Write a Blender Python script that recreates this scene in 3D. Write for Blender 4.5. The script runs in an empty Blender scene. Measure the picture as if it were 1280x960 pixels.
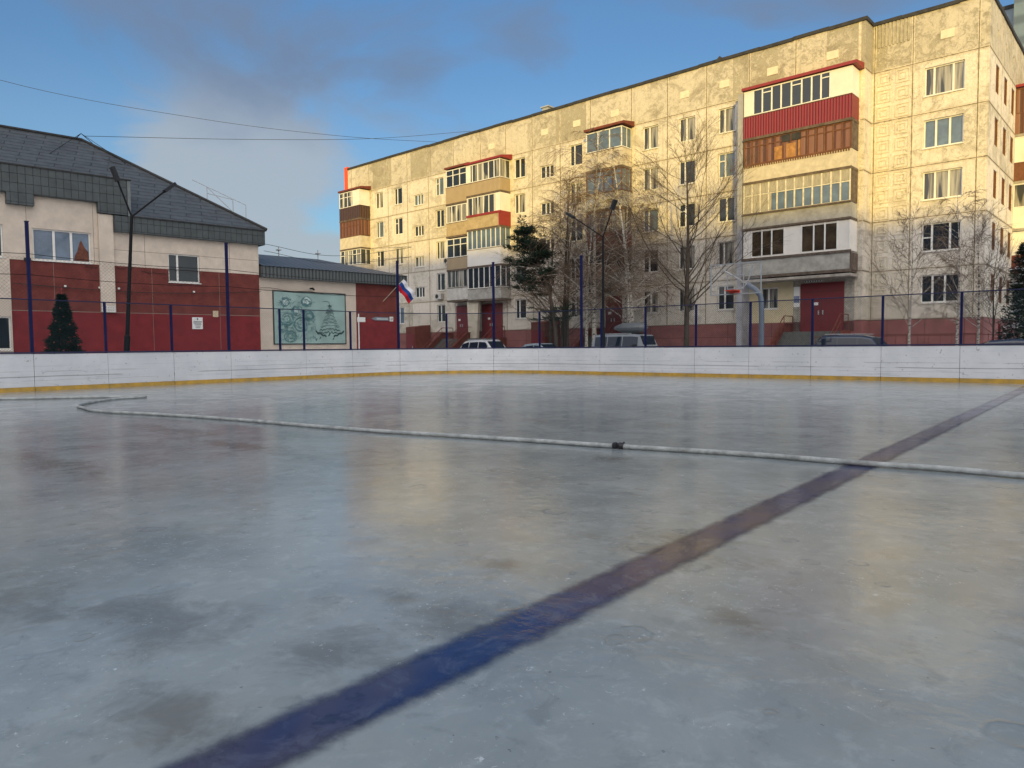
import bpy, bmesh, math, random
from math import sin, cos, pi, radians, sqrt, atan2, floor
from mathutils import Vector, Matrix
random.seed(7)
S = bpy.context.scene
COL = S.collection

# ------------------------------------------------------------------ camera
FPX, PITCH, ROLL, HEAD, EYE = 904.9, 0.051986, 0.0088187, -0.702473, 1.3
F0 = Vector((sin(HEAD), cos(HEAD), 0)); RT = Vector((cos(HEAD), -sin(HEAD), 0)); UP = Vector((0, 0, 1))
FW = F0*cos(PITCH) - UP*sin(PITCH); UV = UP*cos(PITCH) + F0*sin(PITCH)
cx_, cy_ = RT*cos(ROLL) - UV*sin(ROLL), RT*sin(ROLL) + UV*cos(ROLL)
cam = bpy.data.objects.new('camera', bpy.data.cameras.new('camera')); COL.objects.link(cam)
cam.matrix_world = Matrix(((cx_.x, cy_.x, -FW.x, 0), (cx_.y, cy_.y, -FW.y, 0), (cx_.z, cy_.z, -FW.z, EYE), (0, 0, 0, 1)))
cam.data.sensor_width = 36; cam.data.lens = FPX/1280*36; cam.data.clip_end = 3000; cam.data.clip_start = 0.05
S.camera = cam
S.view_settings.view_transform = 'Standard'; S.view_settings.look = 'None'
S.view_settings.exposure = 0.0; S.view_settings.gamma = 1

# ------------------------------------------------------------------ frames
APA = -0.0381876          # apartment block's own direction against the rink's
LBA = -0.1099338          # community building's direction
def rotz(p, a): return Vector((p[0]*cos(a)-p[1]*sin(a), p[0]*sin(a)+p[1]*cos(a), p[2]))

# ------------------------------------------------------------------ sun + sky
SUN_EL = radians(7.5); SUN_AZ = radians(37)        # azimuth turned from the facade normal towards its right end
tr = rotz((-sin(SUN_AZ)*cos(SUN_EL), cos(SUN_AZ)*cos(SUN_EL), -sin(SUN_EL)), APA)   # travel direction
sun = bpy.data.objects.new('sun', bpy.data.lights.new('sun', 'SUN')); COL.objects.link(sun)
sun.rotation_euler = tr.to_track_quat('-Z', 'Y').to_euler()
sun.data.energy = 4.2; sun.data.angle = radians(0.9); sun.data.color = (1, .68, .06)
W = bpy.data.worlds.new('World'); S.world = W; W.use_nodes = True
nt = W.node_tree; nt.nodes.clear()
def N(t, **kw):
    n = nt.nodes.new(t)
    for k, v in kw.items(): setattr(n, k, v)
    return n
def L(a, b): nt.links.new(a, b)
out = N('ShaderNodeOutputWorld'); bg = N('ShaderNodeBackground'); bgc = N('ShaderNodeBackground'); mx = N('ShaderNodeMixShader')
sky = N('ShaderNodeTexSky', sky_type='NISHITA', sun_disc=False)
sky.sun_elevation = SUN_EL; sky.sun_rotation = atan2(-tr.x, -tr.y); sky.air_density = 1.2; sky.dust_density = .4; sky.ozone_density = 2.5
bg.inputs[1].default_value = .15
tint = N('ShaderNodeMix', data_type='RGBA', blend_type='MULTIPLY'); tint.inputs[0].default_value = 1
tint.inputs[7].default_value = (.72, .97, 1.29, 1)
L(sky.outputs[0], tint.inputs[6]); L(tint.outputs[2], bg.inputs[0])
tc = N('ShaderNodeTexCoord'); sep = N('ShaderNodeSeparateXYZ'); L(tc.outputs['Generated'], sep.inputs[0])
def M_(op, a, b=None, c=None):
    n = N('ShaderNodeMath', operation=op)
    for i, v in enumerate((a, b, c)):
        if v is None: continue
        if isinstance(v, (int, float)): n.inputs[i].default_value = v
        else: L(v, n.inputs[i])
    return n.outputs[0]
zz = M_('ADD', M_('MAXIMUM', sep.outputs[2], 0.0), .22)
px = M_('DIVIDE', sep.outputs[0], zz); py = M_('DIVIDE', sep.outputs[1], zz)
cmb = N('ShaderNodeCombineXYZ'); L(px, cmb.inputs[0]); L(py, cmb.inputs[1]); cmb.inputs[2].default_value = 3.7
n1 = N('ShaderNodeTexNoise'); n1.inputs['Scale'].default_value = 1.9; n1.inputs['Detail'].default_value = 7; n1.inputs['Roughness'].default_value = .52; n1.inputs['Distortion'].default_value = .35
L(cmb.outputs[0], n1.inputs['Vector'])
def direction(x, y):       # sky direction of a cloud, from its bearing in the view
    X, Y = (x-640)/FPX, (480-y)/FPX
    return (FW + cx_*X + cy_*Y).normalized()
def blob(x, y, r0, r1, amp):
    d = direction(x, y); v = N('ShaderNodeVectorMath', operation='DOT_PRODUCT'); L(tc.outputs['Generated'], v.inputs[0]); v.inputs[1].default_value = d
    m_ = N('ShaderNodeMapRange', interpolation_type='SMOOTHSTEP'); L(v.outputs['Value'], m_.inputs[0])
    m_.inputs[1].default_value = cos(radians(r1)); m_.inputs[2].default_value = cos(radians(r0)); m_.inputs[4].default_value = amp
    return m_.outputs[0]
val = M_('ADD', M_('MULTIPLY', n1.outputs[0], 2.1), -.58)
for bb in ((330, 40, 0, 14, .22), (90, 0, 0, 13, .16), (430, 110, 0, 9, .08), (560, -40, 0, 14, .18), (760, -120, 0, 14, .16), (200, -60, 0, 12, .10), (600, 40, 0, 9, .05), (900, -100, 2, 14, .14), (1180, 20, 2, 12, .03), (540, 140, 1, 8, -.20), (30, 90, 1, 9, -.22), (690, 60, 1, 9, -.22), (390, 190, 1, 5, -.12), (150, 110, 0, 5, -.10),
           (270, 245, 1, 9, .28), (80, 150, 0, 7, .14), (370, 265, 0, 8, .24), (330, 200, 1, 6, .12), (170, 205, 0, 6, .16)):
    val = M_('ADD', val, blob(*bb))
r1 = N('ShaderNodeMapRange', interpolation_type='SMOOTHSTEP'); r1.inputs[1].default_value = .40; r1.inputs[2].default_value = .92; r1.inputs[4].default_value = .86
L(val, r1.inputs[0])
hz = N('ShaderNodeMapRange', interpolation_type='SMOOTHSTEP'); hz.inputs[1].default_value = .30; hz.inputs[2].default_value = .42; hz.inputs[3].default_value = .0; hz.inputs[4].default_value = 1
L(M_('ADD', sep.outputs[2], M_('MULTIPLY', n1.outputs[0], .14)), hz.inputs[0])
cc = N('ShaderNodeMix', data_type='RGBA'); L(hz.outputs[0], cc.inputs[0])
cc.inputs[6].default_value = (.42, .47, .52, 1); cc.inputs[7].default_value = (.18, .24, .355, 1)
# unseen cloud deck towards the sun, added thick and bright to lift ambient light
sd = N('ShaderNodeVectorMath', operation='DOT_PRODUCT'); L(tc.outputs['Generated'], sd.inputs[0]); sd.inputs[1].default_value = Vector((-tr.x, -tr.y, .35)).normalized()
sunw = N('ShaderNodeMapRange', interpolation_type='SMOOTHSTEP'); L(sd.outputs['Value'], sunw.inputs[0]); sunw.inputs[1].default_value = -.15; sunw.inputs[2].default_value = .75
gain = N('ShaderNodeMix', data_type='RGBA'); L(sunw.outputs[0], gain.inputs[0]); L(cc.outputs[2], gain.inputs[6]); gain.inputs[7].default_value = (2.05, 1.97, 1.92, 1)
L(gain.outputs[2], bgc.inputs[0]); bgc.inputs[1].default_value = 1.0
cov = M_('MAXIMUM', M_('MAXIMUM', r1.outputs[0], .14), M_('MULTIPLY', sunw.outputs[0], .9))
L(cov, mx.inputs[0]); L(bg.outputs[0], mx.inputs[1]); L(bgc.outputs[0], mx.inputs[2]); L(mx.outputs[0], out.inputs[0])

# ------------------------------------------------------------------ materials
MATS = {}
def newmat(name):
    m = bpy.data.materials.new(name); m.use_nodes = True
    return m, m.node_tree.nodes, m.node_tree.links, m.node_tree.nodes['Principled BSDF']
def mat(name, col, rough=.6, metal=0, spec=.5, var=.15, scale=3.0, bump=0, bscale=30, coat=0, dirt=None, stretch=(1, 1, 1)):
    if name in MATS: return MATS[name]
    m, nd, lk, b = newmat(name)
    b.inputs['Roughness'].default_value = rough; b.inputs['Metallic'].default_value = metal
    b.inputs['Specular IOR Level'].default_value = spec if rough < .6 else .18; b.inputs['Coat Weight'].default_value = coat
    tc = nd.new('ShaderNodeTexCoord'); mp = nd.new('ShaderNodeMapping'); mp.inputs['Scale'].default_value = stretch
    lk.new(tc.outputs['Object'], mp.inputs[0])
    no = nd.new('ShaderNodeTexNoise'); no.inputs['Scale'].default_value = scale; no.inputs['Detail'].default_value = 5; no.inputs['Roughness'].default_value = .65
    lk.new(mp.outputs[0], no.inputs['Vector'])
    mix = nd.new('ShaderNodeMix'); mix.data_type = 'RGBA'
    rg = nd.new('ShaderNodeMapRange'); rg.inputs[1].default_value = .3; rg.inputs[2].default_value = .7
    lk.new(no.outputs[0], rg.inputs[0]); lk.new(rg.outputs[0], mix.inputs[0])
    d = dirt or tuple(c*(1-var) for c in col)
    mix.inputs[6].default_value = (*d, 1); mix.inputs[7].default_value = (*[min(1, c*(1+var*.6)) for c in col], 1)
    lk.new(mix.outputs[2], b.inputs['Base Color'])
    if bump:
        n2 = nd.new('ShaderNodeTexNoise'); n2.inputs['Scale'].default_value = bscale; n2.inputs['Detail'].default_value = 3
        lk.new(mp.outputs[0], n2.inputs['Vector'])
        bp = nd.new('ShaderNodeBump'); bp.inputs['Distance'].default_value = bump; lk.new(n2.outputs[0], bp.inputs['Height']); lk.new(bp.outputs[0], b.inputs['Normal'])
    MATS[name] = m; return m

def G(nd, lk):
    """tiny node helper bound to one tree"""
    class H: pass
    h = H()
    def val(n, i, v):
        if isinstance(v, (int, float)): n.inputs[i].default_value = v
        elif isinstance(v, tuple): n.inputs[i].default_value = v if len(v) != 3 or n.inputs[i].type != 'RGBA' else (*v, 1)
        else: lk.new(v, n.inputs[i])
    def math(op, *a):
        n = nd.new('ShaderNodeMath'); n.operation = op
        for i, v in enumerate(a): val(n, i, v)
        return n.outputs[0]
    def noise(vec, scale, detail=4, rough=.55, dist=0):
        n = nd.new('ShaderNodeTexNoise'); lk.new(vec, n.inputs['Vector'])
        n.inputs['Scale'].default_value = scale; n.inputs['Detail'].default_value = detail; n.inputs['Roughness'].default_value = rough; n.inputs['Distortion'].default_value = dist
        return n.outputs[0]
    def rng(v, a, b, c=0.0, d=1.0, smooth=True):
        n = nd.new('ShaderNodeMapRange'); n.interpolation_type = 'SMOOTHSTEP' if smooth else 'LINEAR'
        val(n, 0, v); val(n, 1, a); val(n, 2, b); val(n, 3, c); val(n, 4, d); return n.outputs[0]
    def mix(f, a, b, mode='MIX'):
        n = nd.new('ShaderNodeMix'); n.data_type = 'RGBA'; n.blend_type = mode
        val(n, 0, f)
        for i, v in ((6, a), (7, b)):
            if isinstance(v, tuple): n.inputs[i].default_value = (*v, 1)
            else: lk.new(v, n.inputs[i])
        return n.outputs[2]
    def mapping(vec, scale=(1, 1, 1), loc=(0, 0, 0), rot=(0, 0, 0)):
        n = nd.new('ShaderNodeMapping'); lk.new(vec, n.inputs[0]); n.inputs['Scale'].default_value = scale; n.inputs['Location'].default_value = loc; n.inputs['Rotation'].default_value = rot
        return n.outputs[0]
    def bump(height, dist, strength=1, normal=None):
        n = nd.new('ShaderNodeBump'); n.inputs['Distance'].default_value = dist; n.inputs['Strength'].default_value = strength; lk.new(height, n.inputs['Height'])
        if normal: lk.new(normal, n.inputs['Normal'])
        return n.outputs[0]
    def comb(x, y, z):
        n = nd.new('ShaderNodeCombineXYZ')
        for i, v in enumerate((x, y, z)): val(n, i, v)
        return n.outputs[0]
    h.nd, h.lk = nd, lk
    h.math, h.noise, h.rng, h.mix, h.mapping, h.bump, h.comb = math, noise, rng, mix, mapping, bump, comb
    return h

STAINS = [(-3.55, 1.5, .42, .22), (-2.42, 2.45, .30, .2), (-2.15, 4.2, .35, .3), (-4.47, 7.05, .22, .16), (-9.5, 2.9, 1.3, .25), (-2.82, 3.2, .12, .1), (-4.3, 1.15, .3, .2),
          (-2.55, 1.12, .25, .12), (-11.8, 5.3, 1.4, .2), (-9.0, 5.0, 1.2, .2), (-2.6, 1.85, .25, .2), (-1.35, 3.25, .12, .1), (-2.83, 2.45, .14, .09)]
def ice_common(m, nd, lk, b):
    h = G(nd, lk)
    geo = nd.new('ShaderNodeNewGeometry'); P = geo.outputs['Position']
    big = h.noise(P, .35, 4, .6); mid = h.noise(P, 1.6, 6, .65, .6); fine = h.noise(P, 9, 5, .65, .4); grit = h.noise(P, 70, 3, .6)
    frost = h.rng(h.math('ADD', h.noise(P, 13, 5, .7, .3), h.math('MULTIPLY', h.noise(P, 1.3, 3, .6), .5)), .86, 1.0); patch = h.rng(h.noise(P, .55, 4, .6, .4), .35, .7)
    return h, P, big, mid, fine, grit, frost, patch
def ice_bump(h, P, mid, fine, grit):
    """prints and half-melted rims frozen into the surface"""
    nd, lk = h.nd, h.lk
    def rims(scale, r, w, thr, loc):
        w1 = nd.new('ShaderNodeTexNoise'); lk.new(P, w1.inputs['Vector']); w1.inputs['Scale'].default_value = scale*2.2; w1.inputs['Detail'].default_value = 4
        ad = nd.new('ShaderNodeVectorMath'); ad.operation = 'MULTIPLY_ADD'; lk.new(w1.outputs['Color'], ad.inputs[0]); ad.inputs[1].default_value = (.30/scale,)*3
        lk.new(h.mapping(P, (1, 1, 1), loc), ad.inputs[2])
        vo = nd.new('ShaderNodeTexVoronoi'); vo.inputs['Scale'].default_value = scale; lk.new(ad.outputs[0], vo.inputs['Vector'])
        sc = nd.new('ShaderNodeSeparateColor'); lk.new(vo.outputs['Color'], sc.inputs[0])
        on = h.rng(sc.outputs[0], thr, thr+.05)
        rad = h.math('ADD', h.math('MULTIPLY', sc.outputs[1], r*.7), r*.6)
        e = h.math('SUBTRACT', vo.outputs['Distance'], rad)
        rim = h.math('MULTIPLY', h.rng(h.math('ABSOLUTE', e), 0, w, 1, 0), on)
        part_ = h.rng(h.noise(P, scale*1.7, 3, .6), .42, .56)
        disc = h.math('MULTIPLY', h.rng(e, -.05, .01, 1, 0), on)
        return h.math('MULTIPLY', rim, part_), disc
    r1, d1 = rims(1.9, .20, .035, .55, (0, 0, 0)); r2, d2 = rims(4.2, .20, .05, .60, (3, 7, 0))
    ring = h.math('MAXIMUM', r1, h.math('MULTIPLY', r2, .8)); disc = h.math('MAXIMUM', d1, d2)
    hgt = h.math('ADD', h.math('MULTIPLY', mid, 1.0), h.math('ADD', h.math('MULTIPLY', fine, .26), h.math('ADD', h.math('MULTIPLY', grit, .03), h.math('MULTIPLY', ring, .22))))
    dimp = h.noise(P, 5.0, 3, .5, .3)
    hgt = h.math('ADD', hgt, h.math('ADD', h.math('MULTIPLY', dimp, .55), h.math('MULTIPLY', h.noise(P, 32, 3, .6), .075)))
    hgt = h.math('SUBTRACT', hgt, h.math('MULTIPLY', disc, .10))
    h.disc = disc
    return hgt, ring
def stainmask(h, nd, lk, P, warp):
    sepn = nd.new('ShaderNodeSeparateXYZ'); lk.new(P, sepn.inputs[0])
    tot = None
    for (x, y, rx, ry) in STAINS:
        dx = h.math('DIVIDE', h.math('SUBTRACT', sepn.outputs[0], x), rx*1.5); dy = h.math('DIVIDE', h.math('SUBTRACT', sepn.outputs[1], y), ry*1.5)
        dd = h.math('SQRT', h.math('ADD', h.math('MULTIPLY', dx, dx), h.math('MULTIPLY', dy, dy)))
        v = h.rng(h.math('ADD', dd, h.math('MULTIPLY', h.math('SUBTRACT', warp, .5), 3.4)), -.1, 1.25, 1, 0)
        tot = v if tot is None else h.math('MAXIMUM', tot, v)
    return tot
def make_ice():
    m, nd, lk, b = newmat('ice'); h, P, big, mid, fine, grit, frost, patch = ice_common(m, nd, lk, b)
    c = h.mix(patch, (.205, .240, .252), (.285, .328, .338))
    c = h.mix(h.math('MULTIPLY', h.rng(mid, .35, .75), .45), c, (.35, .385, .385))
    c = h.mix(h.math('MULTIPLY', frost, .22), c, (.34, .40, .44))
    yel = h.rng(h.noise(P, .8, 5, .6, .8), .56, .75)
    c = h.mix(h.math('MULTIPLY', yel, .5), c, (.225, .222, .190))
    lens = h.rng(h.noise(P, 5.5, 6, .72, .4), .50, .66)
    c = h.mix(h.math('MULTIPLY', lens, .28), c, (.42, .475, .485))
    murk = h.rng(h.noise(h.mapping(P, (1, 1, 1), (5, 2, 0)), 4.2, 6, .7, .6), .54, .68)
    c = h.mix(h.math('MULTIPLY', murk, .28), c, (.105, .125, .135))
    st = stainmask(h, nd, lk, P, h.noise(P, 3.0, 6, .7, .5))
    c = h.mix(h.math('MULTIPLY', st, .62), c, (.105, .104, .090))
    hgt, ring = ice_bump(h, P, mid, fine, grit)
    c = h.mix(h.math('MULTIPLY', ring, .34), c, (.09, .105, .115)); c = h.mix(h.math('MULTIPLY', h.disc, .16), c, (.13, .15, .16))
    chips = h.math('MULTIPLY', h.rng(h.noise(P, 30, 5, .75, .6), .60, .68), h.rng(h.noise(h.mapping(P, (1, 1, 1), (2, 5, 0)), .9, 5, .65), .46, .58))
    c = h.mix(h.math('MULTIPLY', chips, .75), c, (.58, .64, .66))
    cuts = h.math('MULTIPLY', h.rng(h.noise(h.mapping(P, (3.2, .55, 1), (0, 0, 0), (0, 0, .9)), 6, 5, .7, .5), .66, .72), h.rng(h.noise(P, .7, 3, .5), .45, .6))
    c = h.mix(h.math('MULTIPLY', cuts, .35), c, (.50, .56, .58))
    speck = h.rng(h.noise(P, 26, 2, .5), .73, .78); c = h.mix(h.math('MULTIPLY', speck, .5), c, (.06, .06, .06))
    lk.new(c, b.inputs['Base Color']); b.inputs['IOR'].default_value = 1.33
    ro = h.math('ADD', h.rng(h.noise(P, 1.1, 6, .7, .7), .3, .7, .08, .19), h.math('MULTIPLY', frost, .10))
    ro = h.math('ADD', ro, h.math('MULTIPLY', fine, .05)); lk.new(ro, b.inputs['Roughness'])
    lk.new(h.bump(hgt, .0048), b.inputs['Normal']); return m
def make_line():
    m, nd, lk, b = newmat('blue_line_paint'); h, P, big, mid, fine, grit, frost, patch = ice_common(m, nd, lk, b)
    c = h.mix(h.rng(mid, .35, .7), (.013, .026, .105), (.022, .036, .115))
    purple = h.rng(h.noise(P, .45, 4, .6, .5), .50, .62)
    c = h.mix(h.math('MULTIPLY', purple, .7), c, (.080, .070, .092))
    c = h.mix(h.math('MULTIPLY', h.rng(h.noise(P, 3.0, 6, .7, 1.5), .50, .66), .40), c, (.12, .14, .20)); c = h.mix(h.math('MULTIPLY', h.rng(h.noise(P, 7, 5, .7, .5), .54, .66), .6), c, (.012, .018, .05))
    st = stainmask(h, nd, lk, P, h.noise(P, 3.0, 6, .7, .5)); c = h.mix(h.math('MULTIPLY', st, .6), c, (.075, .072, .075))
    hgt, ring = ice_bump(h, P, mid, fine, grit); c = h.mix(h.math('MULTIPLY', ring, .35), c, (.02, .025, .06))
    lk.new(c, b.inputs['Base Color']); b.inputs['IOR'].default_value = 1.33
    lk.new(h.rng(mid, .3, .7, .08, .18), b.inputs['Roughness']); lk.new(h.bump(hgt, .0048), b.inputs['Normal'])
    sp = nd.new('ShaderNodeSeparateXYZ'); lk.new(P, sp.inputs[0])
    d = h.math('ABSOLUTE', h.math('SUBTRACT', sp.outputs[0], -2.10))
    d = h.math('ADD', d, h.math('MULTIPLY', h.math('SUBTRACT', h.noise(P, 4.5, 7, .75), .5), .14))
    a = h.rng(d, .075, .19, 1, 0)
    a = h.math('MULTIPLY', a, h.rng(h.noise(P, 2.4, 6, .7, 1.0), .60, .74, 1, .45))
    lk.new(a, b.inputs['Alpha']); return m

def make_wall():
    """peeling whitewashed panel concrete, in building metres (Object coords share the thing's base)"""
    m, nd, lk, b = newmat('panel_wall'); h = G(nd, lk)
    tc = nd.new('ShaderNodeTexCoord'); P = tc.outputs['Object']
    sp = nd.new('ShaderNodeSeparateXYZ'); lk.new(P, sp.inputs[0])
    big = h.noise(P, .32, 5, .65, .4); med = h.noise(P, 2.6, 9, .82, .5); fine = h.noise(P, 9, 6, .75, .3)
    cellv = nd.new('ShaderNodeTexWhiteNoise'); cellv.noise_dimensions = '3D'
    cx = h.math('FLOOR', h.math('DIVIDE', h.math('ADD', sp.outputs[0], 0.22), 2.857)); cz = h.math('FLOOR', h.math('DIVIDE', h.math('SUBTRACT', sp.outputs[2], 2.6), 2.8))
    lk.new(h.comb(cx, 0, cz), cellv.inputs[0]); cell = cellv.outputs[0]
    attic = h.rng(sp.outputs[2], 16.3, 16.9)
    k = h.math('ADD', h.math('MULTIPLY', attic, .045), h.math('MULTIPLY', h.math('SUBTRACT', cell, .5), .12))
    v = h.math('ADD', h.math('ADD', h.math('MULTIPLY', med, .7), h.math('MULTIPLY', big, .3)), k)
    v = h.math('ADD', v, h.math('MULTIPLY', h.math('SUBTRACT', fine, .5), .30)); peel = h.rng(v, .52, .60)
    paint = h.mix(h.rng(fine, .3, .7), (.61, .555, .47), (.74, .68, .59))
    paint = h.mix(h.math('MULTIPLY', cell, .25), paint, (.52, .45, .34))
    conc = h.mix(h.rng(med, .3, .7), (.25, .225, .165), (.37, .335, .25))
    paint = h.mix(h.math('MULTIPLY', attic, h.math('ADD', .30, h.math('MULTIPLY', cell, .35))), paint, (.36, .32, .235)); c = h.mix(h.math('MULTIPLY', peel, h.math('ADD', .62, h.math('MULTIPLY', attic, .15))), paint, conc)
    streak = h.rng(h.noise(h.mapping(P, (3.0, 3.0, .16)), 1.0, 5, .7), .52, .72)
    c = h.mix(h.math('MULTIPLY', streak, .42), c, (.27, .235, .18))
    blot = h.rng(h.noise(h.mapping(P, (1, 1, 1.4), (9, 3, 1)), .55, 6, .7, .8), .52, .64)
    c = h.mix(h.math('MULTIPLY', blot, h.math('ADD', .42, h.math('MULTIPLY', attic, .2))), c, (.27, .235, .175))
    crk = h.rng(h.math('ABSOLUTE', h.math('SUBTRACT', h.noise(P, 2.2, 7, .7, 1.0), .5)), .0, .012, 1, 0)
    c = h.mix(h.math('MULTIPLY', crk, .65), c, (.24, .20, .15))
    fx = h.math('SUBTRACT', h.math('DIVIDE', h.math('ADD', sp.outputs[0], .22), 2.857), cx); fz = h.math('SUBTRACT', h.math('DIVIDE', h.math('SUBTRACT', sp.outputs[2], 2.6), 2.8), cz)
    wob = h.math('MULTIPLY', h.math('SUBTRACT', fine, .5), .014)
    dz = h.math('ABSOLUTE', h.math('SUBTRACT', h.math('PINGPONG', h.math('ADD', fz, wob), .5), 0.0))
    sz = h.rng(dz, .006, .02, 1, 0); szh = h.rng(dz, .02, .05, 1, 0)
    c = h.mix(h.math('MULTIPLY', szh, .45), c, (.44, .37, .27)); c = h.mix(h.math('MULTIPLY', sz, .75), c, (.15, .125, .09))
    lk.new(c, b.inputs['Base Color']); b.inputs['Roughness'].default_value = .9; b.inputs['Specular IOR Level'].default_value = .2
    hh = h.math('ADD', h.math('MULTIPLY', peel, -.5), h.math('ADD', h.math('MULTIPLY', fine, .8), h.math('MULTIPLY', h.noise(P, 34, 3, .6), .35)))
    hh = h.math('SUBTRACT', hh, h.math('MULTIPLY', sz, .8))
    lk.new(h.bump(hh, .022), b.inputs['Normal']); return m

def make_tiles(name, col, w, hgt, zaxis=True, slope=False):
    """pressed metal tile: brick pattern in object metres"""
    m, nd, lk, b = newmat(name); h = G(nd, lk)
    tc = nd.new('ShaderNodeTexCoord'); P = tc.outputs['Object']; sp = nd.new('ShaderNodeSeparateXYZ'); lk.new(P, sp.inputs[0])
    br = nd.new('ShaderNodeTexBrick'); br.offset = .5 if slope else 0.0
    vec = h.comb(h.math('ADD', sp.outputs[1], h.math('MULTIPLY', sp.outputs[0], .35 if slope else 0)), sp.outputs[2], 0)
    lk.new(vec, br.inputs['Vector']); br.inputs['Scale'].default_value = 1; br.inputs['Brick Width'].default_value = w; br.inputs['Row Height'].default_value = hgt
    br.inputs['Mortar Size'].default_value = .012 if not slope else .030; br.inputs['Mortar Smooth'].default_value = .8
    br.inputs['Color1'].default_value = (*col, 1); br.inputs['Color2'].default_value = (*[c*.78 for c in col], 1); br.inputs['Mortar'].default_value = (*[c*.3 for c in col], 1)
    c = h.mix(h.rng(h.noise(P, 2.5, 5, .65), .35, .7, 0, .45), br.outputs['Color'], tuple(x*1.5 for x in col))
    lk.new(c, b.inputs['Base Color']); b.inputs['Roughness'].default_value = .55; b.inputs['Metallic'].default_value = 0.0
    lk.new(h.bump(h.math('MULTIPLY', br.outputs['Fac'], -1), .03), b.inputs['Normal']); return m

def make_stripes(name, col, dark, period, axis=0, rough=.5):
    """profiled sheet: ribs along one axis"""
    m, nd, lk, b = newmat(name); h = G(nd, lk)
    tc = nd.new('ShaderNodeTexCoord'); P = tc.outputs['Object']; sp = nd.new('ShaderNodeSeparateXYZ'); lk.new(P, sp.inputs[0])
    u = h.math('ADD', sp.outputs[0], sp.outputs[1]) if axis == 0 else sp.outputs[2]
    w = h.math('PINGPONG', u, period/2)
    r = h.rng(w, period*.10, period*.3)
    c = h.mix(r, dark, col); c = h.mix(h.rng(h.noise(P, 1.5, 5, .7), .4, .75, 0, .35), c, tuple(x*.6 for x in col))
    lk.new(c, b.inputs['Base Color']); b.inputs['Roughness'].default_value = rough
    lk.new(h.bump(r, .02), b.inputs['Normal']); return m

def make_curtain():
    m, nd, lk, b = newmat('curtained_glass'); h = G(nd, lk)
    tc = nd.new('ShaderNodeTexCoord'); P = tc.outputs['Object']; oi = nd.new('ShaderNodeObjectInfo')
    sp = nd.new('ShaderNodeSeparateXYZ'); lk.new(P, sp.inputs[0])
    wv = h.noise(h.mapping(P, (9, 9, .5)), 1.0, 3, .5)
    fold = h.rng(wv, .35, .65)
    c = h.mix(fold, (.12, .115, .10), (.34, .32, .27))
    gap = h.rng(h.noise(h.mapping(P, (1.5, 1.5, .3), (3, 1, 2)), 1.0, 1, .3), .48, .52)
    c = h.mix(gap, c, (.02, .024, .028))
    lk.new(c, b.inputs['Base Color']); b.inputs['Roughness'].default_value = .9; b.inputs['Coat Weight'].default_value = 1; b.inputs['Coat Roughness'].default_value = .03; b.inputs['Coat IOR'].default_value = 1.5
    return m

ICE = make_ice(); LINE = make_line(); WALL = make_wall()
CURT = make_curtain()
ROOFT = make_tiles('roof_tile', (.070, .080, .088), 1.6, .235, slope=True)
FASC = make_tiles('fascia_tile', (.052, .064, .066), .30, .42)
RIBRED = make_stripes('profiled_red', (.23, .014, .024), (.11, .006, .012), .16)
RIBBRN = make_stripes('profiled_brown', (.075, .035, .022), (.03, .015, .01), .3)
RIBWHT = make_stripes('white_siding', (.74, .72, .68), (.5, .48, .45), .22)
RIBTAN = make_stripes('tan_slats', (.44, .33, .20), (.26, .19, .11), .14)
RIBGRY = make_stripes('attic_ribs', (.42, .38, .29), (.24, .21, .15), .31)
WOOD = make_stripes('wooden_shutter', (.20, .090, .055), (.08, .032, .020), .50)
glass = mat('window_glass', (.018, .024, .032), .04, spec=.6, var=.3, scale=1.2)
glassb = mat('blue_glass', (.10, .145, .21), .08, spec=.6, var=.3, scale=2)
glassg = mat('car_glass', (.012, .018, .034), .05, spec=.6, var=.1)
white = mat('white_frame', (.72, .70, .65), .45, var=.1)
brownf = mat('brown_frame', (.16, .07, .04), .6, var=.3)
greyf = mat('old_frame', (.42, .40, .35), .8, var=.35, scale=6)
cream = mat('cream_panel', (.54, .48, .38), .85, var=.22, scale=2.5, bump=.01, bscale=14)
whitep = mat('white_panel', (.72, .68, .62), .7, var=.1, scale=1.2)
tan = mat('tan_panel', (.40, .31, .19), .8, var=.25, scale=3)
greyp = mat('grey_panel', (.37, .355, .32), .9, var=.3, scale=2.2, bump=.01, bscale=18)
lightgrey = mat('pale_facing', (.52, .50, .46), .85, var=.25, scale=3)
slabm = mat('slab_edge', (.13, .10, .08), .9, var=.5, scale=4)
slabg = mat('slab_grey', (.34, .31, .27), .9, var=.4, scale=3)
plinth = mat('plinth_tile', (.25, .100, .092), .7, var=.25, scale=1.4, bump=.004, bscale=9)
reddoor = mat('red_door', (.155, .012, .016), .45, var=.15, scale=2)
darkred = mat('dark_red_metal', (.24, .02, .018), .5, var=.2)
brownred = mat('brown_red_metal', (.16, .045, .03), .6, var=.25)
darkm = mat('dark_trim', (.045, .043, .042), .6, var=.4)
stepm = mat('concrete_step', (.13, .13, .12), .9, var=.25, scale=5, bump=.01)
orange = mat('orange_cladding', (.82, .085, .015), .5, var=.08)
greywall = mat('grey_partition', (.34, .34, .36), .9, var=.25, scale=1.8)
ycream = mat('yellow_cream_wall', (.60, .51, .33), .85, var=.12, scale=2)
beige = mat('beige_plaster', (.60, .51, .42), .85, var=.16, scale=1.6, bump=.004, bscale=25)
red1 = mat('brick_red_plaster', (.165, .042, .034), .8, var=.30, scale=1.8, bump=.004, bscale=25)
red2 = mat('bright_red_plaster', (.205, .024, .027), .75, var=.28, scale=1.8, bump=.004, bscale=25)
groove = mat('plaster_groove', (.27, .21, .17), .9, var=.2)
blackm = mat('black_metal', (.008, .008, .010), .6, var=.2)
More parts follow.
